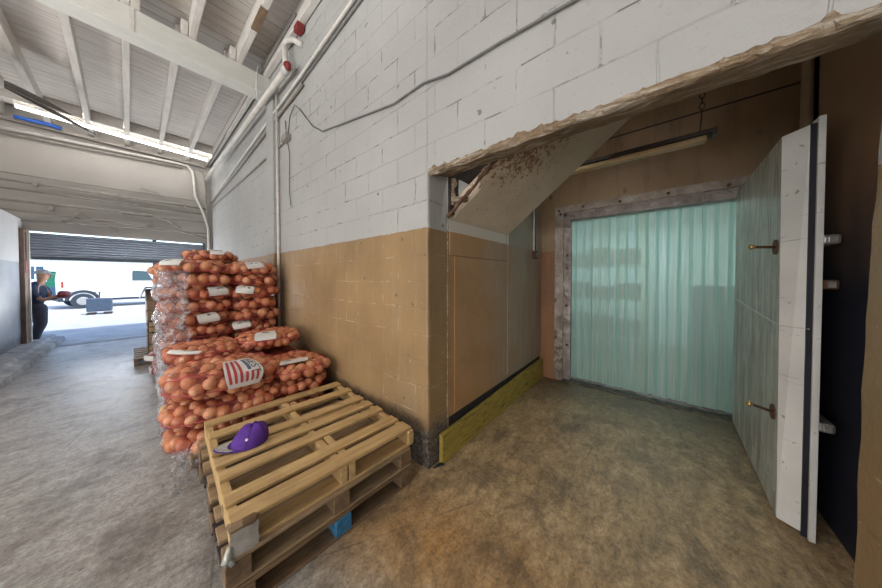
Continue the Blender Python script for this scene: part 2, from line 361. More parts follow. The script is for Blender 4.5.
m = NT('lit_fluorescent_tube'); m.p.inputs['Emission Color'].default_value = (1, 1, 1, 1); m.p.inputs['Emission Strength'].default_value = 3.0; m.color((.9, .9, .9)); M['tube'] = m.m

# ------------------------------------------------------------------ mesh builder
class MB:
    def __init__(s): s.v = []; s.f = []; s.mi = []; s.uv = None
    def add(s, vs, fs, mi=0, mat=None):
        k = len(s.v)
        if mat is not None: vs = [mat @ Vector(v) for v in vs]
        s.v += [tuple(v) for v in vs]; s.f += [tuple(i + k for i in f) for f in fs]; s.mi += [mi] * len(fs); return s
    def box(s, x0, x1, y0, y1, z0, z1, mi=0, mat=None):
        vs = [(x, y, z) for x in (x0, x1) for y in (y0, y1) for z in (z0, z1)]
        return s.add(vs, [(0, 1, 3, 2), (4, 6, 7, 5), (0, 4, 5, 1), (2, 3, 7, 6), (0, 2, 6, 4), (1, 5, 7, 3)], mi, mat)
    def hexa(s, b, t, mi=0):   # bottom quad ccw, top quad ccw
        return s.add(list(b) + list(t), [(3, 2, 1, 0), (4, 5, 6, 7), (0, 1, 5, 4), (1, 2, 6, 5), (2, 3, 7, 6), (3, 0, 4, 7)], mi)
    def tube(s, pts, r, n=8, mi=0, caps=True):
        pts = [Vector(p) for p in pts]; rs = r if hasattr(r, '__len__') else [r] * len(pts)
        rings = []; prev = None
        for i, p in enumerate(pts):
            t = (pts[min(i + 1, len(pts) - 1)] - pts[max(i - 1, 0)]).normalized()
            a = prev if prev is not None else (Vector((0, 0, 1)) if abs(t.z) < .9 else Vector((1, 0, 0)))
            a = (a - t * a.dot(t)).normalized(); prev = a; b = t.cross(a)
            rings.append([p + (a * math.cos(2 * math.pi * k / n) + b * math.sin(2 * math.pi * k / n)) * rs[i] for k in range(n)])
        vs = [q for rg in rings for q in rg]; fs = []
        for i in range(len(pts) - 1):
            for k in range(n):
                fs.append((i * n + k, i * n + (k + 1) % n, (i + 1) * n + (k + 1) % n, (i + 1) * n + k))
        if caps: fs += [tuple(range(n - 1, -1, -1)), tuple((len(pts) - 1) * n + k for k in range(n))]
        return s.add(vs, fs, mi)
    def grid(s, fn, nu, nv, mi=0, wrap=False):
        vs = [fn(i / (nu - 1), j / (nv - 1)) for i in range(nu) for j in range(nv)]
        return s.add(vs, [(i * nv + j, (i + 1) * nv + j, (i + 1) * nv + j + 1, i * nv + j + 1) for i in range(nu - 1) for j in range(nv - 1)], mi)

def wpt(o, parent):
    L = Matrix.Translation(parent.location) @ parent.rotation_euler.to_matrix().to_4x4()
    o.matrix_parent_inverse = Matrix.Identity(4)
    return L
def make(name, mb, mats, parent=None, smooth=False, bevel=0, world=True):
    """link a mesh object; origin in the middle of its bounding box. world=True: verts are world coords"""
    if not isinstance(mats, (list, tuple)): mats = [mats]
    v = np.array(mb.v, float); c = (v.max(0) + v.min(0)) / 2
    me = bpy.data.meshes.new(name); me.from_pydata((v - c).tolist(), [], mb.f)
    for q in mats: me.materials.append(q)
    me.polygons.foreach_set('material_index', mb.mi)
    if smooth: me.polygons.foreach_set('use_smooth', [True] * len(me.polygons))
    me.update(); o = bpy.data.objects.new(name, me); COL.objects.link(o); o.location = Vector(c)
    if parent:
        o.parent = parent
        if world:
            pm = parent_world(parent).inverted(); mw = pm @ Matrix.Translation(Vector(c)); o.matrix_basis = mw
    if bevel:
        b = o.modifiers.new('bevel', 'BEVEL'); b.width = bevel; b.segments = 2; b.limit_method = 'ANGLE'
    return o
def parent_world(p):
    m = Matrix.LocRotScale(p.location, p.rotation_euler, p.scale)
    return parent_world(p.parent) @ m if p.parent else m
def tag(o, label, cat, group=None, kind=None):
    if label: o['label'] = label
    if cat: o['category'] = cat
    if group: o['group'] = group
    if kind: o['kind'] = kind
    return o
def thing(name, label, cat, loc=(0, 0, 0), rz=0, group=None):
    o = bpy.data.objects.new(name, None); COL.objects.link(o); o.location = loc; o.rotation_euler = (0, 0, rz)
    o.empty_display_size = .1
    return tag(o, label, cat, group)
def struct(name, mb, mats, label=None, cat=None, **k):
    o = make(name, mb, mats, **k); o['kind'] = 'structure'
    if label: o['label'] = label; o['category'] = cat
    return o
def jit(y, s=9, a=1, z=0): return mn.noise(Vector((y * s, z, 3.7))) * a

XW, YC, XP, XB = 1.364, 1.27, 1.59, 3.75   # hall wall face, opening jamb, back of hall wall, alcove back wall
TOP = 4.8
# ------------------------------------------------------------------ room shell
mb = MB().box(-6, 12, -5.2, 9.6, -.15, 0); struct('floor', mb, M['floor'], 'stained grey and brown worn concrete floor of the hall and alcove', 'floor')
mb = MB().box(-40, 40, 9.6, 70, -.15, -.012); struct('floor', mb, M['asphalt'], 'bright sunlit concrete yard outside the roller door', 'ground')

# right block wall : left of the opening, a pilaster, lintel with broken lower edge, pillar at far right
mb = MB()
ys = [YC - .0]
NZ = 60
# wall left of the opening with a softly worn arris
prof = []
for j in range(NZ + 1):
    z = TOP * j / NZ; e = .014 + .010 * abs(jit(z, 6)) ; d = jit(z, 11, .006)
    prof.append((z, e, d))
vs = []; fs = []
for (z, e, d) in prof:
    vs += [(XW, 9.6, z), (XW, YC + e + d, z), (XW + e * .35, YC + e * .3 + d, z), (XW + e + .004, YC + d, z), (XP, YC + d * .5, z), (XP, 9.6, z)]
for j in range(NZ):
    for k in range(5): fs.append((j * 6 + k, j * 6 + k + 1, j * 6 + 6 + k + 1, j * 6 + 6 + k))
mb.add(vs, fs)
# lintel
N = 150; vs = []; fs = []; mi = []
for i in range(N + 1):
    y = YC - (YC + .62) * i / N
    a = 2.188 + jit(y, 3, .012) + jit(y, 14, .012) + max(0, jit(y, 31, .03)); 
    b = 2.175 + jit(y, 6, .012, 5); c_ = 2.19 + jit(y, 9, .014, 9); d_ = 2.212 + jit(y, 12, .010, 2)
    vs += [(XW, y, TOP), (XW, y, a + .02), (XW + .006 + abs(jit(y, 20, .012)), y, a - .004), (XW + .03 + jit(y, 10, .012), y, b), (XW + .12 + jit(y, 7, .02), y, c_), (XP - .02, y, d_), (XP, y, d_ + .02), (XP, y, TOP)]
for i in range(N):
    for k in range(7):
        fs.append((i * 8 + k, i * 8 + k + 1, i * 8 + 8 + k + 1, i * 8 + 8 + k)); mi.append(0 if k in (0, 6) else 1)
k0 = len(mb.f); mb.add(vs, fs)
for i, q in enumerate(mi): mb.mi[k0 + i] = q
# right pillar with worn leaning edge
vs = []; fs = []
for (z, e, d) in prof:
    ye = -.535 - .010 * max(0, z - .4) - .018 * max(0, z - 1.3) + jit(z, 8, .005, 4)
    vs += [(XP, -5.1, z), (XP, ye - .012, z), (XP - .018, ye, z), (XW + .02, ye - .002, z), (XW, ye - .02, z), (XW, -5.1, z)]
for j in range(NZ):
    for k in range(5): fs.append((j * 6 + k, j * 6 + k + 1, j * 6 + 6 + k + 1, j * 6 + 6 + k))
mb.add(vs, fs)
struct('wall_right', mb, [M['block'], M['plaster']], 'block wall, white above and tan below, with the opening into the alcove', 'wall', smooth=False)
mb = MB()
vs = []; fs = []
for (z, e, d) in prof:
    z = min(z, 4.25)
    vs += [(XW + .01, 4.34 + d, z), (XW - .045, 4.345 + d, z), (XW - .05, 4.36 + d, z), (XW - .05, 4.64, z), (XW - .045, 4.655, z), (XW + .01, 4.66, z)]
for j in range(NZ):
    for k in range(5): fs.append((j * 6 + k, j * 6 + k + 1, j * 6 + 6 + k + 1, j * 6 + 6 + k))
mb.add(vs, fs)
struct('trim_1', mb, M['block'], 'shallow painted pilaster under the beam end on the right wall', 'pilaster')

# far wall with the roller door opening
mb = MB(); yf = 9.45
mb.box(-6, -1.41, yf, 9.6, 0, TOP); mb.box(1.21, XW, yf, 9.6, 0, TOP); mb.box(-1.41, 1.21, yf, 9.6, 2.36, TOP)
struct('wall_far', mb, M['far'], 'dirty white end wall above and around the roller door opening', 'wall')
mb = MB().box(-6.15, -6, -5.2, 9.6, 0, TOP); struct('wall_left', mb, M['far'], 'far left wall of the hall', 'wall')
mb = MB().box(-6, XW, -5.2, -5.05, 0, TOP); struct('wall_rear', mb, M['far'], 'rear wall of the hall', 'wall')
mb = MB().box(-1.56, -1.43, 6.4, 9.45, 0, 2.56); struct('wall_left', mb, M['left'], 'low white and grey partition wall left of the roller door', 'wall')
# ceiling
mb = MB().box(-6.1, XP, -5.2, 9.6, 4.72, 4.85); struct('ceiling', mb, M['planks'], 'whitewashed plank roof deck over the joists', 'ceiling')
# alcove shell
mb = MB().box(XP - .001, XB, YC, YC + .12, 0, 3.7); struct('wall_alcove_left', mb, M['alcove_side'], 'side wall of the alcove, tan plywood below a white band', 'wall')
mb = MB(); mb.box(XB, XB + .14, .95, YC + .12, 0, 3.7); mb.box(XB, XB + .14, -1.3, -.70, 0, 3.7); mb.box(XB, XB + .14, -.70, .95, 2.28, 3.7)
struct('wall_alcove_back', mb, M['alcove_back'], 'brown back wall of the alcove around the cold room doorway', 'wall')
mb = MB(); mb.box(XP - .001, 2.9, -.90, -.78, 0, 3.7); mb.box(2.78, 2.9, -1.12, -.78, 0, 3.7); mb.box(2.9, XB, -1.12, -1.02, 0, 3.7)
struct('wall_alcove_right', mb, M['shaded_side'], 'dark side wall behind the open cold room door', 'wall')
mb = MB().box(XP - .01, XB + .14, -1.3, YC + .12, 3.62, 3.74); struct('ceiling', mb, M['alcove_back'], 'brown ceiling inside the alcove', 'ceiling')
# cold room shell
mb = MB(); x0, x1 = XB + .14, 7.2
mb.box(x1, x1 + .1, -2.2, 2.6, 0, 2.9); mb.box(x0, x1, 2.6, 2.7, 0, 2.9); mb.box(x0, x1, -2.3, -2.2, 0, 2.9)
mb.box(x0, x0 + .05, .95, 2.6, 0, 2.9); mb.box(x0, x0 + .05, -2.2, -.7, 0, 2.9); mb.box(x0, x0 + .05, -.7, .95, 2.28, 2.9)
struct('wall_cold_room', mb, M['cold_wall'], 'pale insulated walls of the cold room behind the strip curtain', 'wall')
mb = MB().box(x0, x1, -2.3, 2.7, 2.9, 3.0); struct('ceiling', mb, M['cold_wall'], 'pale ceiling of the cold room', 'ceiling')

# ceiling beam and joists
b = MB().box(-6, XW - .0, 4.60, 4.86, 4.235, 4.50); o = make('ceiling_beam', b, M['beam'], bevel=.008)
tag(o, 'large white painted beam crossing the hall under the joists', 'beam')
st = MB().box(-.02, .02, 4.592, 4.60, 4.235, 4.50); make('joint_strap', st, M['white_pipe'], o)
jx = [-1.60, -1.10, -.60, -.105, .395, .88, 1.30]
for i, x in enumerate(jx):
    sx = [.03, .06, .10, .06, .0, 0, 0][i]; b = MB().hexa([(x - .035 + sx, 4.80, 4.5), (x + .035 + sx, 4.80, 4.5), (x + .035, 9.45, 4.5), (x - .035, 9.45, 4.5)], [(x - .035 + sx, 4.80, 4.72), (x + .035 + sx, 4.80, 4.72), (x + .035, 9.45, 4.72), (x - .035, 9.45, 4.72)]); o = make('ceiling_joist', b, M['joist'], bevel=.006)
    tag(o, 'roof joist beyond the beam, %s' % ['leftmost in view, over the fan', 'left of the one over the van', 'second in from the fan', 'in line with the black door pole', 'third from the right wall', 'second from the right wall', 'tight against the right wall'][i], 'joist', 'roof joists beyond the beam')
jn = [-1.05, -.48, .03, .50, .98, 1.32]
for i, x in enumerate(jn):
    b = MB().box(x - .035, x + .035, -5.0, 4.83, 4.50, 4.72); o = make('ceiling_joist', b, M['joist'], bevel=.006)
    tag(o, 'roof joist before the beam, %s' % ['first from the left', 'second from the left', 'third from the left, with a short block', 'third from the right wall, with a short block', 'second from the right wall with a brown patch', 'against the right wall'][i], 'joist', 'roof joists before the beam')
    if i in (2, 3, 4):
        p = MB().box(x - .105, x - .04, 4.55, 4.80, 4.50, 4.66); make('packing_block', p, M['joist'], o, bevel=.01)
    if i == 4:
        p = MB().box(x - .037, x + .037, 3.45, 3.85, 4.493, 4.52); q = make('patch', p, M['pald_y'], o); q['label'] = 'bare brown wood patch'
# boards closing the joist bays above the tube, and the dark bay gap
for i in range(len(jx) - 1):
    b = MB().box(jx[i] + .036, jx[i + 1] - .036, 8.55, 8.58, 4.52, 4.72)
    b.box(jx[i] + .036, jx[i + 1] - .036, 8.58, 9.18, 4.655, 4.70)
    o = make('bay_board', b, M['joist']); tag(o, 'smooth board between joists above the lit tube, bay %s' % ['farthest left', 'second from the left', 'third from the left', 'fourth from the left', 'second from the right', 'nearest the right wall'][i], 'board', 'boards in the joist bays by the end wall')

# ------------------------------------------------------------------ roller door
rd = thing('roller_shutter', 'blue grey roller shutter raised to the head of the loading door', 'roller door', (-.1, yf + .06, 1.83))
b = MB(); ns = 9
for k in range(ns):
    z0 = 1.83 + k * .055
    b.add([(-1.40, yf + .045, z0), (1.20, yf + .045, z0), (1.20, yf + .03, z0 + .028), (-1.40, yf + .03, z0 + .028), (-1.40, yf + .045, z0 + .053), (1.20, yf + .045, z0 + .053)], [(0, 1, 2, 3), (3, 2, 5, 4)])
b.box(-1.40, 1.20, yf + .046, yf + .07, 1.83, 1.83 + ns * .055)
make('slats', b, M['shutter'], rd)
make('bottom_bar', MB().box(-1.40, 1.20, yf + .02, yf + .08, 1.79, 1.83), M['jamb'], rd)
g = thing('door_guide', 'dark steel guide rail on the right side of the loading door', 'rail', (1.2, yf, 0))
make('channel', MB().box(1.17, 1.21, yf - .02, yf + .10, 0, 2.36), M['jamb'], g); make('track_lip', MB().box(1.155, 1.17, yf - .02, yf - .005, 0, 2.36), M['jamb'], g)
p = make('steel_post', MB().tube([(.29, yf + .12, -.01), (.29, yf + .12, 2.36)], .035, 10), M['jamb'], smooth=True)
tag(p, 'slim dark blue post standing in the loading door opening', 'post')
p = thing('door_post', 'weathered brown timber post on the left side of the loading door', 'post', (-1.42, 9.36, 0))
make('timber', MB().box(-1.43, -1.375, 9.22, 9.45, 0, 2.36), M['timber_post'], p, bevel=.006)
make('edge_strip', MB().box(-1.375, -1.35, 9.40, 9.47, 0, 2.36), M['white_pipe'], p)
q = make('paint_mark', MB().box(-1.378, -1.370, 9.25, 9.38, 1.52, 1.78), M['red'], p); q['label'] = 'red painted patch'
make('wiring', MB().tube([(-1.37, 9.30, 2.3), (-1.365, 9.29, 1.9), (-1.37, 9.31, 1.75)], .008, 6), M['wire'], p)
# curb
vs = MB(); n = 24
def curbf(i):
    y = 6.0 + 4.4 * i / n; a = jit(y, 3, .012); x1 = -1.15 + .012 * (y - 6) + a
    return [(-1.43, y, 0), (-1.43, y, .17 + a), (x1 - .13, y, .15 + a), (x1 - .10, y, .10), (x1, y, .085 + a * .5), (x1 + .015, y, 0)]
pv = [q for i in range(n + 1) for q in curbf(i)]; pf = [(i * 6 + k, i * 6 + 6 + k, i * 6 + 7 + k, i * 6 + 1 + k) for i in range(n) for k in range(5)]
vs.add(pv, pf); vs.f.append(tuple(range(0, 6))); vs.mi.append(0); struct('baseboard_left', vs, M['curb'], 'pale chipped concrete curb along the foot of the left partition', 'curb')
# dock threshold
o = make('door_threshold', MB().box(-1.30, 1.30, 9.40, 9.62, -.02, .006), M['curb']); tag(o, 'worn concrete threshold strip across the loading door', 'threshold')

# ------------------------------------------------------------------ conduits on the far wall
def pipe(name, pts, r, label, cat='conduit', mat='grey_pipe', group=None, clips=0, n=8):
    o = make(name, MB().tube(pts, r, n), M[mat], smooth=True); tag(o, label, cat, group)
    if clips:
        a, c = Vector(pts[0]), Vector(pts[-1])
        for k in range(clips):
            p = a.lerp(c, (k + .6) / clips); w = r * 1.9
            make('clamp', MB().box(p.x - .03, p.x + .03, p.y - w, p.y + w, p.z - w, p.z + w), M[mat], o, bevel=.004)
    return o
GW = 'conduits on the end wall'
pipe('conduit', [(-1.9, 9.41, 3.41), (1.0, 9.41, 3.47)], .010, 'thin painted conduit on the end wall, topmost of the long horizontal runs', group=GW)
pipe('conduit', [(-1.9, 9.40, 3.275), (1.25, 9.40, 3.293)], .022, 'thick painted conduit with couplings on the end wall, second run from the top', group=GW, clips=3)
pipe('conduit', [(-1.9, 9.40, 3.12), (1.25, 9.40, 3.14)], .018, 'painted conduit on the end wall, third run from the top', group=GW)
pipe('conduit', [(-1.9, 9.395, 2.89), (.2, 9.395, 2.945), (.46, 9.395, 2.875), (.66, 9.395, 2.76), (.74, 9.395, 2.70)], .025, 'thick conduit on the end wall that bends down at its right end', group=GW, clips=2)
pipe('conduit', [(-.2, 9.41, 2.90), (1.25, 9.41, 2.93)], .012, 'thin conduit on the end wall beside the bent thick one', group=GW)
pipe('conduit', [(-1.9, 9.40, 2.735), (-.23, 9.40, 2.68), (.75, 9.40, 2.62), (1.28, 9.40, 2.50)], .018, 'conduit on the end wall sagging toward the right corner', group=GW)
pipe('conduit', [(-1.62, 9.405, 2.525), (-.23, 9.405, 2.60), (.9, 9.405, 2.62), (1.28, 9.405, 2.63)], .014, 'lowest thin conduit on the end wall just above the roller door', group=GW)
pipe('conduit', [(-1.9, 9.39, 4.22), (.72, 9.39, 4.36), (.88, 9.39, 4.35), (.97, 9.39, 4.24), (1.0, 9.39, 4.05), (1.02, 9.39, 3.6), (1.17, 9.39, 3.2), (1.27, 9.39, 2.8), (1.29, 9.39, 1.0)], .030, 'pale conduit under the roof of the end wall elbowing down the right corner', group=GW, mat='white_pipe')
pipe('conduit', [(-1.9, 9.40, 4.13), (.80, 9.40, 4.27)], .020, 'conduit tucked just below the topmost pale conduit on the end wall', group=GW)
pipe('conduit', [(1.10, 9.38, 4.30), (1.18, 9.38, 4.25), (1.22, 9.38, 4.1), (1.23, 9.38, 3.65), (1.26, 9.38, 2.9), (1.33, 9.38, 2.6), (1.335, 9.38, 1.2)], .017, 'slim conduit dropping down the corner beside the bags', group=GW)
o = make('loose_stick', MB().box(-.30, .30, -.012, .012, -.012, .012, mat=Matrix.Translation((-.51, 9.38, 2.64)) @ Matrix.Rotation(R(31), 4, 'Y')), M['grey_pipe']); tag(o, 'short bar fixed at a slant on the end wall above the shutter', 'bar')
o = make('loose_stick', MB().box(-.16, .16, -.010, .010, -.010, .010, mat=Matrix.Translation((.24, 9.40, 3.525)) @ Matrix.Rotation(R(12), 4, 'Y')), M['grey_pipe']); tag(o, 'short dark bar left on the end wall above the conduits', 'bar')
o = make('wire_bundle', MB().tube([(-.78, 9.38, 2.80), (-.88, 9.37, 2.64), (-.98, 9.37, 2.60), (-.9, 9.36, 2.56), (-.8, 9.37, 2.60), (-.7, 9.37, 2.56)], .016, 6), M['grey_pipe'], smooth=True); tag(o, 'short tangle of wires above the roller shutter', 'wire')
# sill rail along the wall top
o = make('ledger_rail', MB().box(-1.9, 1.2, 9.33, 9.45, 4.40, 4.44), M['grey_pipe']); tag(o, 'narrow ledger along the top of the end wall', 'rail')
o = make('blue_tape', MB().tube([(-1.45, 9.30, 4.47), (-1.25, 9.25, 4.46), (-1.1, 9.28, 4.48), (-.95, 9.30, 4.46)], .035, 6), M['blue'], smooth=True); tag(o, 'bright blue plastic strip lying on the ledger at the top of the end wall', 'tape')

# fluorescent tube hall
def strip_light(name, a, c, label, watts, up=.8):
    a, c = Vector(a), Vector(c); mid = (a + c) / 2; d = (c - a); L = d.length
    t = thing(name, label, 'strip light', mid, math.atan2(d.y, d.x))
    make('housing', MB().box(-L / 2, L / 2, -.05, .05, .02, .07), M['white_pipe'], t, world=False, bevel=.004)
    make('tube', MB().tube([(-L / 2 + .02, 0, -.012), (L / 2 - .02, 0, -.012)], .030, 10), M['tube'], t, smooth=True, world=False)
    l = light('AREA', 'tube_light', mid + Vector((0, 0, -.05)), (0, 0, -1), watts, (1, .98, .95), (L, .08)); l.rotation_euler = (0, 0, math.atan2(d.y, d.x))
    l = light('AREA', 'tube_light', mid + Vector((0, 0, .08)), (0, 0, 1), watts * up, (1, .98, .95), (L, .08)); l.rotation_euler = (math.pi, 0, math.atan2(d.y, d.x))
    return t
strip_light('strip_light', (-1.36, 8.66, 4.46), (1.22, 8.86, 4.46), 'long lit fluorescent strip under the joists near the end wall', 11, 3.0)
strip_light('strip_light', (-2.9, 1.3, 3.1), (-.55, 1.3, 3.1), 'added fill strip out of view over the near end of the hall', 8, 16)  # added lamp out of view, sends light up to the ceiling
strip_light('strip_light', (-4.9, 4.6, 2.5), (-2.6, 4.6, 2.5), 'added fill strip out of view over the left side of the hall', 16, 7.0)  # second added lamp out of view, fills the ceiling from the left
strip_light('strip_light', (1.80, -.55, 3.30), (1.80, .35, 3.30), 'added fill strip hidden behind the lintel inside the alcove', 11, .2)  # added lamp, hidden behind the lintel to brighten the alcove

# ceiling fan at the left edge
fc = Vector((-1.25, 6.65, 4.02))
fan = thing('ceiling_fan', 'dusty grey ceiling fan with long curved blades at the upper left', 'ceiling fan', fc)
make('motor_housing', MB().tube([fc + Vector((0, 0, -.09)), fc + Vector((0, 0, -.06)), fc + Vector((0, 0, .06)), fc + Vector((0, 0, .10))], [.05, .15, .15, .06], 20), M['white_pipe'], fan, smooth=True)
make('downrod', MB().tube([fc + Vector((0, 0, .1)), (fc.x, fc.y, 4.72)], .015, 8), M['dark_metal'], fan)
for k, (ang, L) in enumerate([(34, .70), (53, 1.24), (125, 1.2), (190, 1.2), (262, 1.0)]):
    def bf(u, v, ang=R(ang), L=L):
        r = .14 + (L - .14) * u; w = .30 * (1 - .92 * u ** 3) * (.55 + .45 * min(1, u * 5)); s = (v - .5) * w
        bend = -.10 * u * u; x = r; y = s + bend * .8; z = .02 - .08 * u * u + s * .75
        c_, s_ = math.cos(ang), math.sin(ang)
        return (fc.x + x * c_ - y * s_, fc.y + x * s_ + y * c_, fc.z + z)
    bl = MB().grid(bf, 18, 5); o = make('blade', bl, M['fan'], fan, smooth=True)
    sd = o.modifiers.new('thick', 'SOLIDIFY'); sd.thickness = .012
o = make('hanging_cable', MB().tube([(-1.75, 6.3, 4.5), (-1.55, 6.0, 4.36), (-1.40, 5.8, 4.40), (-1.22, 5.75, 4.47)], .014, 6), M['dark_metal'], smooth=True); tag(o, 'dark cable looping from the joist above the ceiling fan', 'cable')

# ------------------------------------------------------------------ conduits along the right wall
GR = 'conduits along the right wall'
o = thing('main_pipe', 'thick white pipe high on the right wall with an elbow near the beam', 'pipe', (1.26, 6, 4.05), group=GR)
make('pipe_run', MB().tube([(1.24, 9.40, 4.10), (1.25, 3.62, 4.06)], .040, 12), M['white_pipe'], o, smooth=True)
make('riser', MB().tube([(1.25, 3.60, 4.02), (1.26, 3.66, 4.22), (1.27, 3.72, 4.42), (1.275, 3.72, 4.47), (1.29, 3.66, 4.49), (1.31, 3.52, 4.42), (1.345, 3.38, 4.30)], .034, 12), M['white_pipe'], o, smooth=True)
q = make('valve', MB().tube([(1.24, 3.52, 4.02), (1.21, 3.46, 4.02), (1.20, 3.46, 4.02)], [.035, .045, .02], 10), M['red'], o, smooth=True); q['label'] = 'small red valve cap'
make('coupling', MB().tube([(1.245, 7.0, 4.083), (1.245, 7.14, 4.084)], .050, 12), M['white_pipe'], o, smooth=True)
make('coupling', MB().tube([(1.249, 3.66, 4.06), (1.25, 3.50, 4.06)], .052, 12), M['white_pipe'], o, smooth=True)
pipe('wall_conduit', [(1.33, 9.3, 3.52), (1.335, 5.5, 3.78), (1.335, 3.4, 3.92), (1.335, 2.1, 4.03), (1.335, 1.2, 4.08)], .018, 'pale conduit rising along the right wall up to the top of the picture', mat='white_pipe', group=GR)
pipe('wall_conduit', [(1.345, 9.3, 3.47), (1.35, 5.5, 3.71), (1.35, 3.4, 3.855), (1.35, 2.1, 3.96), (1.35, 1.2, 4.01)], .012, 'dark thin conduit just below the pale one on the right wall', mat='wire', group=GR)
pipe('wall_conduit', [(1.34, 9.38, 3.50), (1.34, 6.5, 3.62), (1.335, 3.35, 3.80)], .024, 'grey conduit running beside the thick pipe on the right wall', mat='grey_pipe', group=GR)
pipe('wall_conduit', [(1.345, 9.4, 3.36), (1.345, 3.95, 3.315)], .014, 'low straight conduit on the right wall ending at a small junction box', mat='grey_pipe', group=GR)
o = make('junction_box', MB().box(1.29, XW, 3.78, 3.95, 3.28, 3.36), M['grey_pipe'], bevel=.008); tag(o, 'small junction box on the right wall where the loose cable starts', 'junction box')
o = make('red_fitting', MB().box(1.27, 1.35, 3.30, 3.42, 4.42, 4.50), M['red'], bevel=.006); tag(o, 'small red fitting at the top of the right wall by the pipe elbow', 'fitting')
pipe('wall_cable', [(1.345, 3.85, 3.33), (1.34, 3.76, 3.58), (1.34, 3.6, 3.66), (1.345, 3.45, 3.54), (1.35, 3.1, 3.20), (1.35, 2.85, 3.05), (1.35, 2.75, 3.035), (1.35, 2.2, 2.93), (1.35, 1.63, 2.825), (1.35, 1.30, 2.83), (1.35, 1.07, 2.778), (1.35, .7, 2.765), (1.35, .29, 2.735), (1.35, -.1, 2.72), (1.35, -.6, 2.80)], .0075, 'loose grey cable sagging across the white block wall', 'cable', 'wire')
pipe('wall_cable', [(1.346, 3.95, 3.6), (1.346, 3.88, 3.3), (1.346, 3.80, 3.1), (1.346, 3.82, 2.60), (1.346, 3.78, 2.4)], .006, 'thin grey wire hanging straight down the right wall by the junction box', 'wire', 'wire')
pipe('wall_cable', [(1.28, 4.6, 4.60), (1.18, 4.5, 4.52), (1.17, 4.55, 4.2), (1.22, 4.6, 4.08)], .010, 'white wire drooping from the beam end to the thick pipe', 'wire', 'white_wire')
pipe('wall_conduit', [(1.33, 4.22, 4.20), (1.335, 4.22, 1.90), (1.335, 4.22, 0.1)], .018, 'vertical white conduit down the right wall behind the bags', mat='white_pipe', group=GR)
pipe('wall_conduit', [(1.27, 3.35, 4.6), (1.27, 9.4, 4.46)], .014, 'dark thin conduit tucked where the joist meets the right wall', mat='wire', group=GR)

# ------------------------------------------------------------------ alcove : soffit of the stair
Y0, Z0, SL = 1.27, 1.89, -.785
def sz(y): return Z0 + (Y0 - y) * .785
NS = 26; vs = []; fs = []
x_front = 1.615
rows = []
for i in range(NS + 1):
    y = Y0 - .005 - 2.0 * i / NS * .95
    if sz(y) > 3.62: break
    xf = x_front + (.05 + jit(y, 9, .03) if y > .86 else .0) + (jit(y, 25, .012))
    rows.append([(xf, y, sz(y)), (2.66, y, sz(y)), (2.66, y, sz(y) + .13), (xf, y, sz(y) + .13)])
for r_ in rows: vs += r_
for i in range(len(rows) - 1):
    for k in range(4): fs.append((i * 4 + k, (i + 1) * 4 + k, (i + 1) * 4 + (k + 1) % 4, i * 4 + (k + 1) % 4))
fs += [(0, 1, 2, 3), tuple(len(vs) - 4 + k for k in (3, 2, 1, 0))]
o = make('stair_soffit', MB().add(vs, fs), M['soffit']); tag(o, 'sloping underside of a stair with peeling rusty paint at the top of the alcove', 'stair soffit')
# rusty broken lip
b = MB(); pts = [(1.585 + abs(jit(y, 8, .03)), y, sz(y) + .006 + jit(y, 15, .012)) for y in [1.265 - .02 * k for k in range(24)]]
b.tube(pts, [.012 + abs(jit(p[1], 30, .014)) for p in pts], 6); make('broken_lip', b, M['rusty'], o)
b = MB()
for k in range(5):
    y = .98 - k * .05; b.hexa([(1.60, y, sz(y) - .01), (1.72 + .03 * k, y, sz(y) - .012), (1.72 + .03 * k, y - .05, sz(y - .05) - .012), (1.60, y - .05, sz(y - .05) - .01)], [(1.60, y, sz(y)), (1.72 + .03 * k, y, sz(y)), (1.72 + .03 * k, y - .05, sz(y - .05)), (1.60, y - .05, sz(y - .05))])
make('rust_patch', b, M['soffit'], o)
#o = make('white_panel_scrap', MB().box(1.80, 1.815, 1.0, 1.262, 2.08, 2.19, mat=None), M['tag']); tag(o, 'pale board visible inside the hole above the soffit', 'board')
o = make('broken_block', MB().box(-.05, .05, -.065, .065, -.02, .02, mat=Matrix.Translation((1.66, 1.185, 2.035)) @ Matrix.Rotation(.15, 4, 'Z') @ Matrix.Rotation(.1, 4, 'X')), M['plaster'], bevel=.006); tag(o, 'broken piece of masonry sitting in the hole above the soffit', 'rubble')
b = MB().tube([(1.625, 1.25, 2.0), (1.63, 1.245, 2.08), (1.63, 1.25, 2.13), (1.64, 1.24, 2.17), (1.63, 1.24, 2.21)], [.02, .025, .015, .03, .02], 7); o = make('broken_block', b, M['plaster']); tag(o, 'crumbling strip of mortar in the corner of the hole above the soffit', 'rubble')
o = make('cavity_shade_panel', MB().box(1.60, 2.3, 1.245, 1.268, 1.93, 2.6), M['cavity']); o['kind'] = 'structure'; o.name = 'trim_2'; o['label'] = 'dark panel painted as shade in the broken cavity between lintel and soffit'; o['category'] = 'cavity'  # added dark panel, its colour stands for shade in the hole
o = make('white_board_scrap', MB().box(1.70, 1.90, 1.228, 1.243, 2.10, 2.22), M['tag'], bevel=.003); tag(o, 'pale board scrap inside the dark hole above the soffit', 'board')
# crack strip : joint between block return and plywood wall
b = MB(); pts = [(1.592 + jit(z, 12, .004), YC - .002, z) for z in [.25 + .04 * k for k in range(41)]]
b.tube(pts, [.004 + abs(jit(p[2], 14, .010)) for p in pts], 6); o = make('joint_filler', b, M['plaster']); tag(o, 'ragged filler along the joint beside the corner pillar', 'filler')
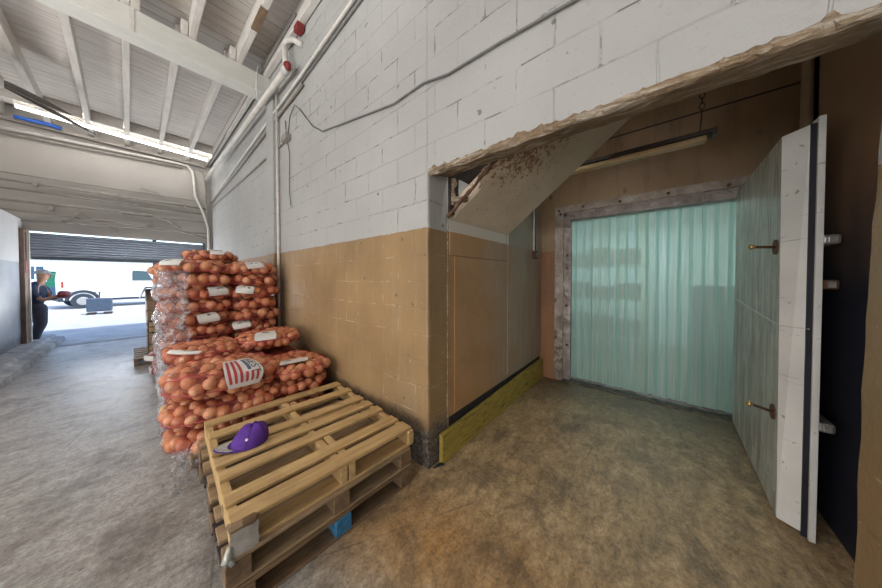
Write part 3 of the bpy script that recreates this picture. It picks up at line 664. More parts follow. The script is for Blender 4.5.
# plywood panels
pn = thing('plywood_lining', 'tan painted plywood sheets lining the alcove side wall', 'wall panel', (2.1, YC, .3))
make('sheet', MB().box(1.68, 2.655, YC - .008, YC, .30, 1.60), M['alcove_side'], pn, bevel=.003)
make('sheet', MB().box(1.61, 2.655, YC - .012, YC, 1.605, 1.80), M['alcove_side'], pn, bevel=.003)
make('sheet', MB().box(2.66, 3.74, YC - .014, YC, .34, 2.05), M['alcove_side'], pn, bevel=.003)
make('gap_shade_strip', MB().box(1.61, 3.74, YC - .006, YC - .001, .0, .29), M['black'], pn)  # black strip painted as the shade of the recess below the sheets
# electrical box + conduit
e = thing('outlet_box', 'small electrical box with a conduit on the grey wall beside the door casing', 'electrical box', (3.42, YC - .02, 1.73))
make('box_body', MB().box(3.37, 3.46, YC - .06, YC - .014, 1.68, 1.78), M['rusty'], e, bevel=.006)
make('socket', MB().box(3.39, 3.44, YC - .066, YC - .06, 1.70, 1.76), M['grey_pipe'], e, bevel=.003)
make('conduit_riser', MB().tube([(3.40, YC - .03, 1.78), (3.40, YC - .03, 3.0)], .014, 8), M['white_pipe'], e, smooth=True)
make('conduit_riser', MB().tube([(3.45, YC - .03, 1.78), (3.45, YC - .03, 3.0)], .008, 8), M['dark_metal'], e, smooth=True)
# yellow kick board
b = MB(); n = 30; vs = []; fs = []
for i in range(n + 1):
    x = 1.475 + 2.24 * i / n; zt = .218 + .045 * i / n + jit(x, 6, .004); y1 = 1.222 + jit(x, 2, .003)
    vs += [(x, y1, .0), (x, y1, zt), (x, y1 + .034, zt + .003), (x, y1 + .034, 0)]
for i in range(n):
    for k in range(4): fs.append((i * 4 + k, (i + 1) * 4 + k, (i + 1) * 4 + (k + 1) % 4, i * 4 + (k + 1) % 4))
fs += [(3, 2, 1, 0), tuple(n * 4 + k for k in range(4))]
o = make('kick_board', MB().add(vs, fs), M['yellow']); tag(o, 'scuffed yellow painted plank standing on edge along the foot of the alcove wall', 'plank')
o = make('corner_rubble', MB().tube([(1.40, 1.255, .0), (1.44, 1.235, .012), (1.47, 1.22, .010), (1.49, 1.21, 0)], [.004, .012, .010, .003], 6), M['black']); tag(o, 'black line of sealant grime at the foot of the pillar corner', 'grime')

# hanging unlit strip in the alcove
f = thing('hanging_strip_light', 'unlit strip light with a yellowed lens hanging on chains in the alcove', 'strip light', (3.0, .3, 2.58))
make('housing', MB().box(2.94, 3.06, -.34, .98, 2.575, 2.61), M['dark_metal'], f, bevel=.003)
make('lens', MB().box(2.955, 3.045, -.31, .96, 2.53, 2.575), M['lens'], f, bevel=.012)
make('end_bracket', MB().box(2.95, 3.05, -.365, -.34, 2.56, 2.615), M['dark_metal'], f)
for yy in (-.27, .85):
    b = MB(); z = 2.61; k = 0
    b.tube([(3.0, yy, 2.61), (3.0, yy - .01, 2.80)], .005, 6)
    while z + .19 < 3.60:
        a0 = z + .19; r_ = .016
        pts = [(3.0 + (r_ * math.cos(t) if k % 2 else 0), yy - .01 + (0 if k % 2 else r_ * math.cos(t)), a0 + .03 + .028 * math.sin(t)) for t in [2 * math.pi * q / 10 for q in range(11)]]
        b.tube(pts, .004, 5, caps=False); z += .045; k += 1
    make('chain', b, M['dark_metal'], f)

# ------------------------------------------------------------------ cold room doorway casing
c = thing('doorway_casing', 'dented metal and timber casing around the cold room doorway', 'door casing', (XB, .95, 0))
def rough_board(y0, y1, z0, z1, x0, x1, horizontal=False, n=34, a=.006):
    b = MB(); vs = []; fs = []
    for i in range(n + 1):
        t = i / n
        if horizontal:
            y = y0 + (y1 - y0) * t; p = [(x1, y, z0), (x0 + jit(y, 9, a), y, z0 + jit(y, 13, a)), (x0 + jit(y, 7, a, 3), y, z1 + jit(y, 8, a * .6, 6)), (x1, y, z1)]
        else:
            z = z0 + (z1 - z0) * t; p = [(x1, y0, z), (x0 + jit(z, 9, a), y0 + jit(z, 13, a), z), (x0 + jit(z, 7, a, 3), y1 + jit(z, 8, a * .6, 6), z), (x1, y1, z)]
        vs += p
    for i in range(n):
        for k in range(4): fs.append((i * 4 + k, (i + 1) * 4 + k, (i + 1) * 4 + (k + 1) % 4, i * 4 + (k + 1) % 4))
    fs += [(3, 2, 1, 0), tuple(n * 4 + k for k in range(4))]
    return b.add(vs, fs)
make('side_casing', rough_board(.955, 1.06, 0.03, 2.385, XB - .045, XB + .01), M['casing'], c)
make('head_casing', rough_board(-.80, 1.06, 2.30, 2.385, XB - .045, XB + .01, True), M['casing'], c)
make('side_flashing', rough_board(.862, .957, 0.05, 2.30, XB - .025, XB + .03, a=.004), M['flash'], c)
make('head_flashing', rough_board(-.80, .957, 2.195, 2.302, XB - .025, XB + .03, True, a=.004), M['flash'], c)
make('side_casing', rough_board(-.80, -.70, 0.03, 2.385, XB - .02, XB + .01), M['casing'], c)
for (y, z) in [(.99, 2.28), (1.01, 2.33), (.72, 2.34), (.33, 2.33), (-.10, 2.335), (-.54, 2.32), (.90, 1.72), (.90, 1.55), (.91, 1.05), (.90, .52), (.93, 2.26)]:
    b = MB().tube([(XB - .045, y, z), (XB - .062, y, z)], .016, 8); b.tube([(XB - .03, y, z), (XB - .075, y, z + .004)], .007, 6)
    make('bolt', b, M['rusty'], c)
# threshold
b = MB(); n = 30; vs = []; fs = []
for i in range(n + 1):
    y = 1.0 - 1.72 * i / n; vs += [(XB - .01 + jit(y, 8, .012), y, 0), (XB + .0 + jit(y, 11, .012), y, .018 + jit(y, 7, .006)), (XB + .13, y, .045 + jit(y, 9, .008)), (XB + .2, y, .045)]
for i in range(n):
    for k in range(3): fs.append((i * 4 + k, i * 4 + k + 1, i * 4 + 5 + k, i * 4 + 4 + k))
m = simple('dark_wet_sill', (.055, .045, .03), .5, 0, .6, 18, .02, objc=False)
o = make('door_sill', MB().add(vs, fs), m); tag(o, 'dark worn sill under the strip curtain', 'door sill')
o = make('torn_insulation', MB().tube([(3.70, -.66, .02), (3.69, -.655, .10), (3.70, -.66, .17), (3.70, -.66, .25), (3.71, -.665, .31)], [.03, .05, .035, .045, .02], 8), M['foam']); tag(o, 'ragged torn insulation at the hinge foot of the open door', 'insulation')

# ------------------------------------------------------------------ strip curtain
cu = thing('strip_curtain', 'translucent teal PVC strip curtain filling the cold room doorway', 'strip curtain', (XB + .09, .1, 2.2))
make('hanging_rail', MB().box(XB + .06, XB + .14, -.69, .90, 2.195, 2.26), M['flash'], cu)
ns = 17; y = -.66
for k in range(ns):
    yc = -.62 + 1.49 * k / (ns - 1); w = .125; off = .007 if k % 2 else 0; sway = random.uniform(-.012, .012); zb = .05 + random.uniform(0, .015); ph = random.random() * 6
    def sf(u, v, yc=yc, w=w, off=off, sway=sway, zb=zb, ph=ph):
        z = 2.22 - (2.22 - zb) * u; s = v - .5
        return (XB + .085 + off + .005 * (1 - 4 * s * s) + .006 * math.sin(u * 5 + ph) + sway * u * .6, yc + s * w + sway * u, z)
    o = make('pvc_strip', MB().grid(sf, 22, 6), M['strip'], cu, smooth=True)
# things inside the cold room
light('AREA', 'cold_room_light', (5.2, .2, 2.86), (-.15, 0, -1), 80, (.92, 1.0, 1.0), (2.2, 2.6))
rk = thing('storage_rack', 'pale metal storage rack inside the cold room seen through the strips', 'storage rack', (5.9, .8, 0))
for (xx, yy) in [(5.6, .1), (5.6, 1.9), (6.2, .1), (6.2, 1.9)]: make('upright', MB().box(xx - .02, xx + .02, yy - .02, yy + .02, 0, 2.1), M['steel'], rk)
for z in (.35, 1.0, 1.62): make('shelf', MB().box(5.58, 6.22, .08, 1.92, z, z + .03), M['steel'], rk)
kk = 0
for z in (.38, 1.03, 1.65):
    for yy in (.2, .62, 1.05, 1.48):
        kk += 1
        h = random.uniform(.22, .36)
        bx = thing('carton', 'carton on the %s shelf of the cold room rack, %s' % ({.38: 'bottom', 1.03: 'middle', 1.65: 'top'}[z], {.2: 'first from the door side', .62: 'second', 1.05: 'third', 1.48: 'last'}[yy]), 'carton', (5.85, yy + .18, z), group='cartons on the cold room rack')
        make('body', MB().box(5.63, 6.1, yy, yy + .36, z, z + h), M['carton'], bx, bevel=.006)
        make('packing_tape', MB().box(5.628, 6.102, yy + .16, yy + .21, z + h - .03, z + h + .002), M['tag'], bx)
for k in range(5):
    z = .12 + k * .24
    cr = thing('crate', 'dark blue crate in the cold room stack right of the rack, %s' % ['bottom', 'second up', 'middle', 'fourth up', 'topmost'][k], 'crate', (4.75, -.62, z), group='dark crates in the cold room')
    b = MB().box(4.5, 5.0, -.84, -.40, z, z + .012); b.box(4.5, 4.515, -.84, -.40, z, z + .225); b.box(4.985, 5.0, -.84, -.40, z, z + .225); b.box(4.5, 5, -.84, -.825, z, z + .225); b.box(4.5, 5, -.415, -.40, z, z + .225)
    make('body', b, M['cart'], cr); make('rim', MB().box(4.49, 5.01, -.85, -.83, z + .2, z + .235).box(4.49, 5.01, -.41, -.39, z + .2, z + .235).box(4.49, 4.51, -.83, -.41, z + .2, z + .235).box(4.99, 5.01, -.83, -.41, z + .2, z + .235), M['jamb'], cr)

# ------------------------------------------------------------------ pallet helper
def pallet(label, loc, rz, LX, LY, H, mx, my, boards, bottom, group, stringer_w=.04, top_t=.018, nx=3, blocks=False, cols=None):
    t = thing('pallet', label, 'pallet', loc, rz, group)
    hx, hy = LX / 2, LY / 2
    for (yc, w) in boards:
        o = make('deck_board', MB().box(-hx + random.uniform(-.006, .006), hx + random.uniform(-.006, .006), yc - w / 2, yc + w / 2, H - top_t, H), mx, t, bevel=.003, world=False)
        nb = MB()
        for xx in (-hx + .03, 0, hx - .03):
            for dy in (-w * .25, w * .25): nb.tube([(xx, yc + dy, H - .002), (xx, yc + dy, H + .001)], .004, 6)
        make('nails', nb, M['dark_metal'], o, world=True) if False else None
    for bi, (yc, w) in enumerate(bottom):
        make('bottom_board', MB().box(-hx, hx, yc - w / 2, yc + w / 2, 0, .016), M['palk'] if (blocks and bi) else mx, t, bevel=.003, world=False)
    for i in range(nx):
        xc = -hx + stringer_w / 2 + (LX - stringer_w) * i / (nx - 1)
        if blocks:
            for yc in (-hy + .06, 0, hy - .06):
                o = make('block', MB().box(xc - .045, xc + .045, yc - .06, yc + .06, .016, H - top_t), (cols or {}).get((i, yc < -.1), my), t, bevel=.004, world=False)
        else:
            make('stringer', MB().box(xc - stringer_w / 2, xc + stringer_w / 2, -hy, hy, .016, H - top_t), my, t, bevel=.004, world=False)
    return t
GP = 'wooden pallets stacked by the pillar'
pc = (.764, 1.903)
pallet('aged brown bottom pallet of the stack by the pillar with one blue block', (pc[0] - .03, pc[1] - .02, 0), R(-2), .98, 1.18, .125, M['pald_x'], M['pald_y'],  # deck in the darker wood, partly standing for shade inside the stack
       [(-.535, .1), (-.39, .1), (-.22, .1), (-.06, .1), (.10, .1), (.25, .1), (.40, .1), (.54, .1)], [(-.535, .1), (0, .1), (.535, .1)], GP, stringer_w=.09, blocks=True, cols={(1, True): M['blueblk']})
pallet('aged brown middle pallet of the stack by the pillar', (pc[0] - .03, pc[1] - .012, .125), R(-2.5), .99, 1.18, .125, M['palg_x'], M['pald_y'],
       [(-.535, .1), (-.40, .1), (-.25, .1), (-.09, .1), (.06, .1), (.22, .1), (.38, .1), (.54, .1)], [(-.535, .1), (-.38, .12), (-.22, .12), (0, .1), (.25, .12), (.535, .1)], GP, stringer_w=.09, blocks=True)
tp_ = pallet('pale yellow top pallet of the stack, carrying the purple cap', (pc[0], pc[1], .25), R(-3), .99, 1.16, .125, M['pal_x'], M['pal_y'],
       [(.535, .088), (.327, .085), (.100, .088), (-.043, .088), (-.183, .088), (-.390, .088), (-.525, .105)], [(-.53, .1), (-.2, .09), (.2, .09), (.53, .1)], GP)
# extra doubled stringer blocks and the wrapped corner
for (x, y) in [(.03, -.53), (.03, -.30), (.03, .05), (.03, .36)]:
    make('stringer_block', MB().box(x - .02 + .02, x + .04, y - .05, y + .10, .016, .112), M['pal_y'], tp_, world=False, bevel=.004)
q = make('end_block', MB().box(.455, .50, -.595, -.47, .016, .107), M['pal_y'], tp_, world=False, bevel=.006)
def wr(u, v):
    x = -.50 + .10 * u; z = .112 - .115 * v
    return (x + jit(v, 6, .008), -.584 - .008 * abs(jit(u, 9)) - .012 * v, z)
q = make('plastic_wrap', MB().grid(wr, 8, 10), M['wrapgrey'], tp_, world=False, smooth=True); q['label'] = 'grey white plastic wrapped on the corner'
b = MB().tube([(-.50, -.55, .112), (-.49, -.585, .12), (-.46, -.595, .128), (-.42, -.59, .12), (-.40, -.58, .112)], [.01, .02, .018, .02, .01], 7); q = make('splintered_end', b, M['pald_x'], tp_, world=False)
b = MB().tube([(-.50, -.585, .05), (-.515, -.60, .01), (-.495, -.605, -.01), (-.52, -.60, .02)], [.010, .018, .014, .008], 7); q = make('plastic_shred', b, M['sticker'], tp_, world=False, smooth=True)
make('inner_plank', MB().box(-.50, .50, -.36, -.33, .02, .07), M['palg_x'], tp_, world=False, bevel=.003)

# ------------------------------------------------------------------ purple cap
cx_, cy_, cz_ = .445, 1.955, .375
cap = thing('baseball_cap', 'purple baseball cap with a silver sticker on its brim lying on the top pallet', 'cap', (cx_, cy_, cz_), R(-12))
def crown(u, v):
    th = 2 * math.pi * u; ph = math.pi / 2 * v
    rx, ry, rz_ = .098, .085, .115; k = math.cos(ph) ** .8
    dent = 1 - .13 * math.exp(-((math.cos(th) + .25) ** 2) * 9) * math.sin(ph) ** 1 * (1 if math.sin(th) < 0 else .4)
    fold = .006 * math.sin(6 * th) * math.cos(ph) * math.sin(ph)
    return (rx * k * math.cos(th) * dent + .02 * math.sin(ph), ry * k * math.sin(th) * dent, .004 + (rz_ + fold) * math.sin(ph) * (dent ** .8) + fold)
make('crown', MB().grid(crown, 49, 14), M['purple'], cap, world=False, smooth=True)
b = MB()
for k in range(6):
    th = k / 6 + .04; b.tube([tuple(Vector(crown(th, t / 10)) * 1.006) for t in range(0, 11)], .0013, 5)
make('seams', b, M['purple2'], cap, world=False)
make('button', MB().tube([Vector(crown(0, 1)) + Vector((0, 0, -.002)), Vector(crown(0, 1)) + Vector((0, 0, .006))], [.009, .005], 10), M['purple'], cap, world=False, smooth=True)
def brim(u, v, dz=0, s=1.0):
    a = R(180) + (u - .5) * R(124) * s; r0 = .088; x0, y0 = .095 * math.cos(a), .083 * math.sin(a)
    ext = .078 * math.cos((u - .5) * math.pi * .88) * s; vv = v
    return (x0 - ext * vv, y0 * (1 - .0 * vv), .010 - .020 * ((u - .5) * 2) ** 2 * vv + .012 * vv + dz)
b = make('brim', MB().grid(brim, 21, 7), M['purple'], cap, world=False, smooth=True); sd = b.modifiers.new('thick', 'SOLIDIFY'); sd.thickness = .004
q = make('brim_sticker', MB().grid(lambda u, v: brim(.12 + .76 * u, .18 + .74 * v, .0065), 15, 5), M['sticker'], cap, world=False, smooth=True); q['label'] = 'worn silver foil sticker'
pz = Vector(crown(.70, .32)); b = MB().tube([pz, pz + pz.normalized() * .003], .008, 8); make('logo_patch', b, M['tag'], cap, world=False)

# ------------------------------------------------------------------ onion sacks
def onion_mesh(k):
    nu, nv = 14, 9; vs = []; fs = []; sq = [.92, 1.0, .86][k]; rr = .040
    for j in range(nv + 1):
        t = math.pi * j / nv; r = math.sin(t) ** .9; z = math.cos(t)
        if z > .75: z += (z - .75) * .9; r *= 1 - (z - .75) * .25
        for i in range(nu): a = 2 * math.pi * i / nu; vs.append((rr * r * math.cos(a), rr * r * math.sin(a), rr * z * sq))
    for j in range(nv):
        for i in range(nu): fs.append((j * nu + i, (j + 1) * nu + i, (j + 1) * nu + (i + 1) % nu, j * nu + (i + 1) % nu))
    me = bpy.data.meshes.new('onion'); me.from_pydata(vs, [], fs); me.materials.append(M['onion']); me.polygons.foreach_set('use_smooth', [True] * len(fs)); me.update(); return me
OM = [onion_mesh(k) for k in range(3)]
EXY, EZ = .62, .80
def spow(c, e): return np.sign(c) * np.abs(c) ** e
def sup(th, ph, a, b_, h):     # superellipsoid point (arrays), outward normal approx
    cp, sp = np.cos(ph), np.sin(ph); ct, st_ = np.cos(th), np.sin(th)
    p = np.stack([a * spow(cp, EZ) * spow(ct, EXY), b_ * spow(cp, EZ) * spow(st_, EXY), h * spow(sp, EZ)], -1)
    n = np.stack([spow(cp, 2 - EZ) * spow(ct, 2 - EXY) / a, spow(cp, 2 - EZ) * spow(st_, 2 - EXY) / b_, spow(sp, 2 - EZ) / h], -1)
    n /= np.linalg.norm(n, axis=-1, keepdims=True) + 1e-9
    return p, n
CAMP = np.array([0, 0, 1.42])
def bag(label, c, dims, rz=0, pitch=0, onions='vis', keep=None, tagpos=None, tagsize=(.20, .13), flag=False, group=None, seamdir=None, maxn=95, topopen=False, rad=.045):
    a, b_, h = dims[0] / 2, dims[1] / 2, dims[2] / 2; c = np.array(c, float)
    t = thing('onion_bag', label, 'bag of onions', tuple(c), rz, group); t.rotation_euler = (0, pitch, rz)
    Rm = np.array((Matrix.Rotation(rz, 3, 'Z') @ Matrix.Rotation(pitch, 3, 'Y')))
    th = rng.uniform(-np.pi, np.pi, 9000); ph = np.arcsin(rng.uniform(-1, 1, 9000)); P, Nn = sup(th, ph, a - rad * .95, b_ - rad * .95, max(h - rad * .95, .02))
    sel = []
    W_ = P @ Rm.T + c; NW = Nn @ Rm.T; view = CAMP - W_; view /= np.linalg.norm(view, axis=1, keepdims=True)
    vis = (NW * view).sum(1) > -.05
    if keep: vis &= np.array([keep(n_) for n_ in NW])
    if onions:
        idx = np.nonzero(vis)[0]; Q = P[idx]; d0 = rad * 1.60
        if len(idx):
            start = int(np.argmin(((W_[idx] - CAMP) ** 2).sum(1))); md = np.full(len(idx), 9.0); cur = start
            while cur is not None and len(sel) < maxn:
                sel.append(int(idx[cur])); md = np.minimum(md, np.sqrt(((Q - Q[cur]) ** 2).sum(1)))
                ok = np.nonzero(md > d0)[0]; cur = int(ok[np.argmin(md[ok])]) if len(ok) else None
    for i in sel:
        o = bpy.data.objects.new('onion', OM[random.randrange(3)]); COL.objects.link(o); o.parent = t
        o.location = P[i]; s = random.uniform(.86, 1.08) * rad / .040; o.scale = (s, s, s); o.rotation_euler = (random.uniform(0, 6.3), random.uniform(0, 6.3), random.uniform(0, 6.3))
    # inner mass
    nu, nv = 40, 20; tt, pp = np.meshgrid(np.linspace(-np.pi, np.pi, nu), np.linspace(-np.pi / 2, np.pi / 2, nv), indexing='ij')
    p0, n0 = sup(tt, pp, a * .86, b_ * .84, h * .74); mbx = MB(); mbx.add(p0.reshape(-1, 3).tolist(), [(i * nv + j, (i + 1) * nv + j, (i + 1) * nv + j + 1, i * nv + j + 1) for i in range(nu - 1) for j in range(nv - 1)])
    o = make('onion_filling', mbx, M['fill'], t, world=False, smooth=True); o['kind'] = 'stuff'
    # net shrunk on the onions
    nu, nv = 96, 44; tt, pp = np.meshgrid(np.linspace(-np.pi, np.pi, nu), np.linspace(-np.pi / 2, np.pi / 2, nv), indexing='ij')
    def skin(tt, pp, extra=.004):
        p0, n0 = sup(tt, pp, a - rad * .25, b_ - rad * .25, h - rad * .25); sh = p0.shape; p = p0.reshape(-1, 3); n_ = n0.reshape(-1, 3)
        add = np.zeros(len(p))
        if sel:
            O = P[sel]; d = p[:, None, :] - O[None]; along = (d * n_[:, None, :]).sum(-1); perp2 = (d ** 2).sum(-1) - along ** 2
            hgt = np.sqrt(np.clip((rad * 1.04) ** 2 - perp2, 0, None)) - along; hgt[perp2 > (rad * 1.04) ** 2] = -1
            add = np.clip(hgt.max(1), 0, .05)
        return (p + n_ * (add + extra)[:, None]).reshape(sh)
    q = skin(tt, pp); mbx = MB(); mbx.add(q.reshape(-1, 3).tolist(), [(i * nv + j, (i + 1) * nv + j, (i + 1) * nv + j + 1, i * nv + j + 1) for i in range(nu - 1) for j in range(nv - 1)])
    o = make('net', mbx, M['net'], t, world=False, smooth=True); o['label'] = 'fine red netting'
    uvl = o.data.uv_layers.new(name='uv'); su, sv = (a + b_) * 2 * 110 / 2.2, (h + min(a, b_)) * 2 * 60 / 1.2; L = np.zeros((len(o.data.loops), 2)); vi = np.zeros(len(o.data.loops), int); o.data.loops.foreach_get('vertex_index', vi)
    L[:, 0] = (vi // nv) / (nu - 1) * su; L[:, 1] = (vi % nv) / (nv - 1) * sv; uvl.data.foreach_set('uv', L.ravel())
    # gathered seam ribs
    b = MB()
    for (ta, pa, tb, pb) in (seamdir or [(-np.pi, -.3, 0, -.3)] if seamdir is not None else []):
        k = 30; q = skin(np.linspace(ta, tb, k)[None], np.linspace(pa, pb, k)[None], .006)[0]
        b.tube(q.tolist(), [.003 + abs(jit(i, .7, .004)) for i in range(k)], 6)
    if b.v: make('gathered_seam', b, M['net_rib'], t, world=False, smooth=True)
    # paper tag lying on the surface around direction tagpos (local unit point param)
    if tagpos:
        t0, p_0, rot = tagpos
        def sm(u, v, ex):   # u,v in metres from tag centre
            ca, sa = math.cos(rot), math.sin(rot); du, dv = u * ca - v * sa, u * sa + v * ca
            pc_, nc_ = sup(np.array([[t0]]), np.array([[p_0]]), a, b_, h); pc_ = pc_[0, 0]; nc_ = nc_[0, 0]
            e1 = np.cross([0, 0, 1], nc_); e1 /= np.linalg.norm(e1) + 1e-9; e2 = np.cross(nc_, e1)
            tgt = pc_ + e1 * du + e2 * dv; d = tgt / np.array([a, b_, h])
            # project radially on the superellipsoid
            f = (abs(d[0]) ** (2 / EXY) + abs(d[1]) ** (2 / EXY)) ** (EXY / EZ) + abs(d[2]) ** (2 / EZ); s = f ** (-EZ / 2)
            pr_ = tgt * s; return pr_ + nc_ * (ex + .010 + .5 * rad * .3)
        g = MB().grid(lambda u, v: tuple(sm((u - .5) * tagsize[0], (v - .5) * tagsize[1], .0)), 12, 9)
        make('paper_label' if flag else 'paper_tag', g, M['tag'], t, world=False, smooth=True)
        if flag:
            nst = 6; b = MB()
            for k in range(nst):
                u0 = .07 + k * .145; v1 = .93 if k < 3 else .50
                b.grid(lambda u, v, u0=u0, v1=v1: tuple(sm((u0 + .075 * u - .5) * tagsize[0], (.20 + (v1 - .20) * v - .5) * tagsize[1], .0025)), 3, 12)
            q = make('label_stripes', b, M['flag_red'], t, world=False, smooth=True); q['label'] = 'red printed stripes'
            b = MB().grid(lambda u, v: tuple(sm((.58 + .10 * u - .5) * tagsize[0], (.54 + .38 * v - .5) * tagsize[1], .003)), 6, 6)
            q = make('label_panel', b, M['flag_blue'], t, world=False, smooth=True); q['label'] = 'small dark blue panel'
            cd = bpy.data.curves.new('txt', 'FONT'); cd.body = 'BEST'; cd.size = 1; cd.resolution_u = 2
            to = bpy.data.objects.new('txt', cd); COL.objects.link(to); dg = bpy.context.evaluated_depsgraph_get(); me = bpy.data.meshes.new_from_object(to.evaluated_get(dg))
            V = np.array([v.co[:] for v in me.vertices]); V = V[:, :2] - V[:, :2].min(0); V /= V[:, 0].max(); hh = V[:, 1].max()
            bpy.data.objects.remove(to)
            b = MB(); b.add([tuple(sm((.71 + .22 * y / hh - .5) * tagsize[0], (.93 - .52 * x - .5) * tagsize[1], .004)) for x, y in V], [tuple(p.vertices) for p in me.polygons])
            q = make('label_lettering', b, M['tag_ink'], t, world=False); q['label'] = 'dark lettering reading BEST'
        else:
            b = MB()
            for k in range(random.randint(2, 4)):
                u0, v0 = random.uniform(.3, .7), random.uniform(.62, .85); b.grid(lambda u, v, u0=u0, v0=v0: tuple(sm((u0 + .14 * u - .5) * tagsize[0], (v0 + .08 * v - .5) * tagsize[1], .002)), 3, 2)
            make('tag_print', b, M['tag_ink'], t, world=False)
    return t

# pallet under the sacks
GB = 'pallets under the onion bags'
BB = [(-.48, .1), (-.3, .1), (-.12, .1), (.06, .1), (.24, .1), (.42, .1)]
pallet('dark worn pallet under the low front bags of onions', (.78, 3.06, 0), R(0), 1.1, 1.04, .13, M['pald_x'], M['pald_y'], BB, [(-.46, .1), (0, .1), (.46, .1)], GB)
pallet('dark worn pallet under the tall stack of onion bags', (.74, 4.42, 0), R(0), 1.1, 1.04, .13, M['pald_x'], M['pald_y'], BB, [(-.46, .1), (0, .1), (.46, .1)], GB)
NB = -math.pi / 2
GF, GT = 'onion bags in the low front stack', 'onion bags in the tall stack'
front = lambda n_: n_[1] < .3
ordn = ['bottom', 'second', 'third', 'fourth', 'fifth', 'sixth', 'seventh', 'eighth', 'ninth', 'tenth', 'top']
H0 = .13
# row A (nearest the wooden pallets)
bag('onion bag at the bottom left of the low front stack, by the aisle', (.53, 2.87, H0 + .075), (.86, .66, .22), R(4), pitch=R(-7), keep=front, group=GF)
bag('onion bag at the bottom right of the low front stack, behind the pallets', (1.05, 2.88, H0 + .085), (.50, .66, .19), 0, keep=front, group=GF)
bag('onion bag second from the bottom on the left of the low front stack', (.50, 2.84, H0 + .255), (.82, .64, .19), R(-3), keep=front, group=GF, seamdir=[(-2.9, -.2, -.5, -.1)])
bag('onion bag second from the bottom on the right of the low front stack', (1.04, 2.86, H0 + .25), (.54, .70, .19), 0, keep=front, group=GF)
bag('large onion bag with a striped flag label on top at the front left', (.49, 2.86, H0 + .455), (.80, .66, .27), R(-2), pitch=R(3), group=GF, maxn=99, rad=.050,
    tagpos=(-1.50, .42, R(4)), tagsize=(.26, .34), flag=True, seamdir=[(-2.85, .25, -1.9, .9), (-3.05, -.2, -.4, -.15), (-2.9, .5, 2.9, 1.1)])
bag('onion bag with a long white tag, front right against the tan wall', (1.04, 2.86, H0 + .395), (.56, .74, .17), R(6), group=GF, maxn=99, rad=.050,
    tagpos=(-2.4, 1.05, R(30)), tagsize=(.36, .10), seamdir=[(-2.9, .1, 2.2, .9)])
# row B, behind and higher
for k, (zz) in enumerate([.085, .245, .40]):
    for s, xx in enumerate((.44, .98)):
        bag('onion bag in the middle row of the low stack, %s side, %s layer' % (['left', 'right'][s], ['first', 'second', 'third'][k]), (xx, 3.38, H0 + zz), (.60, .62, .18), 0, onions='vis' if s == 0 else None, keep=lambda n_: n_[0] < -.2, group=GF)
bag('onion bag with a white stripe on top of the middle row, aisle side', (.44, 3.42, H0 + .57), (.62, .66, .18), R(3), pitch=R(2), group=GF, tagpos=(-2.3, .5, R(-5)), tagsize=(.30, .05), seamdir=[(-2.9, .2, -.2, .3)])
bag('onion bag with a broad white band on top of the middle row, wall side', (.97, 3.42, H0 + .60), (.62, .68, .18), R(-4), pitch=R(-2), group=GF, tagpos=(-1.75, .75, R(-4)), tagsize=(.20, .22), seamdir=[(-2.9, .2, -.2, .3)])
# tall stack front row
tagL = {4: None, 5: (-1.55, .1), 6: None, 7: (-1.3, .15), 8: None, 9: (-2.2, .35)}
tagR = {4: (-1.9, .25), 5: None, 6: None, 7: (-1.9, .2), 8: None, 9: (-1.6, .3)}
for k in range(10):
    for s in (0, 1):
        xx = (.50, 1.00)[s] + random.uniform(-.02, .02); zz = H0 + .078 + k * .148; dx = .58 + random.uniform(0, .05)
        if s == 0: dx += .06; xx -= .02
        tg = (tagL if s == 0 else tagR).get(k)
        bag('onion bag in the tall stack, front %s column, %s layer up%s' % (['left', 'right'][s], ordn[k], ', white tagged' if tg else ''), (xx, 4.22 + random.uniform(-.03, .03), zz), (dx, .66, .195), R(random.uniform(-4, 4)),
            onions='vis' if k >= 3 else None, keep=front if k < 8 else None, group=GT, tagpos=(tg[0], tg[1], R(random.uniform(-12, 12))) if tg else None, tagsize=(.19, .12), rad=.054, seamdir=[(-2.6, -.4, -.5, -.35)])
# top left bulge and the bags behind
for k in range(9):
    bag('onion bag in the tall stack, rear aisle column, %s layer up' % ordn[k], (.42 + random.uniform(-.02, .02), 4.78, H0 + .078 + k * .148), (.60, .56, .172), R(random.uniform(-4, 4)), onions='vis' if k >= 7 else None, keep=lambda n_: n_[0] < .0 or n_[2] > .2, group=GT)
bag('red net bag of onions slumped on the left shoulder of the tall stack', (.34, 4.55, H0 + .078 + 8.9 * .148), (.52, .62, .19), R(8), pitch=R(-10), group=GT, tagpos=(-1.2, .2, R(20)), tagsize=(.14, .12))
bag('red net bag of onions crowning the tall stack with a round white tag', (.62, 4.42, H0 + .078 + 10.0 * .148), (.56, .56, .17), R(-10), group=GT, tagpos=(-1.45, .45, R(0)), tagsize=(.14, .12))

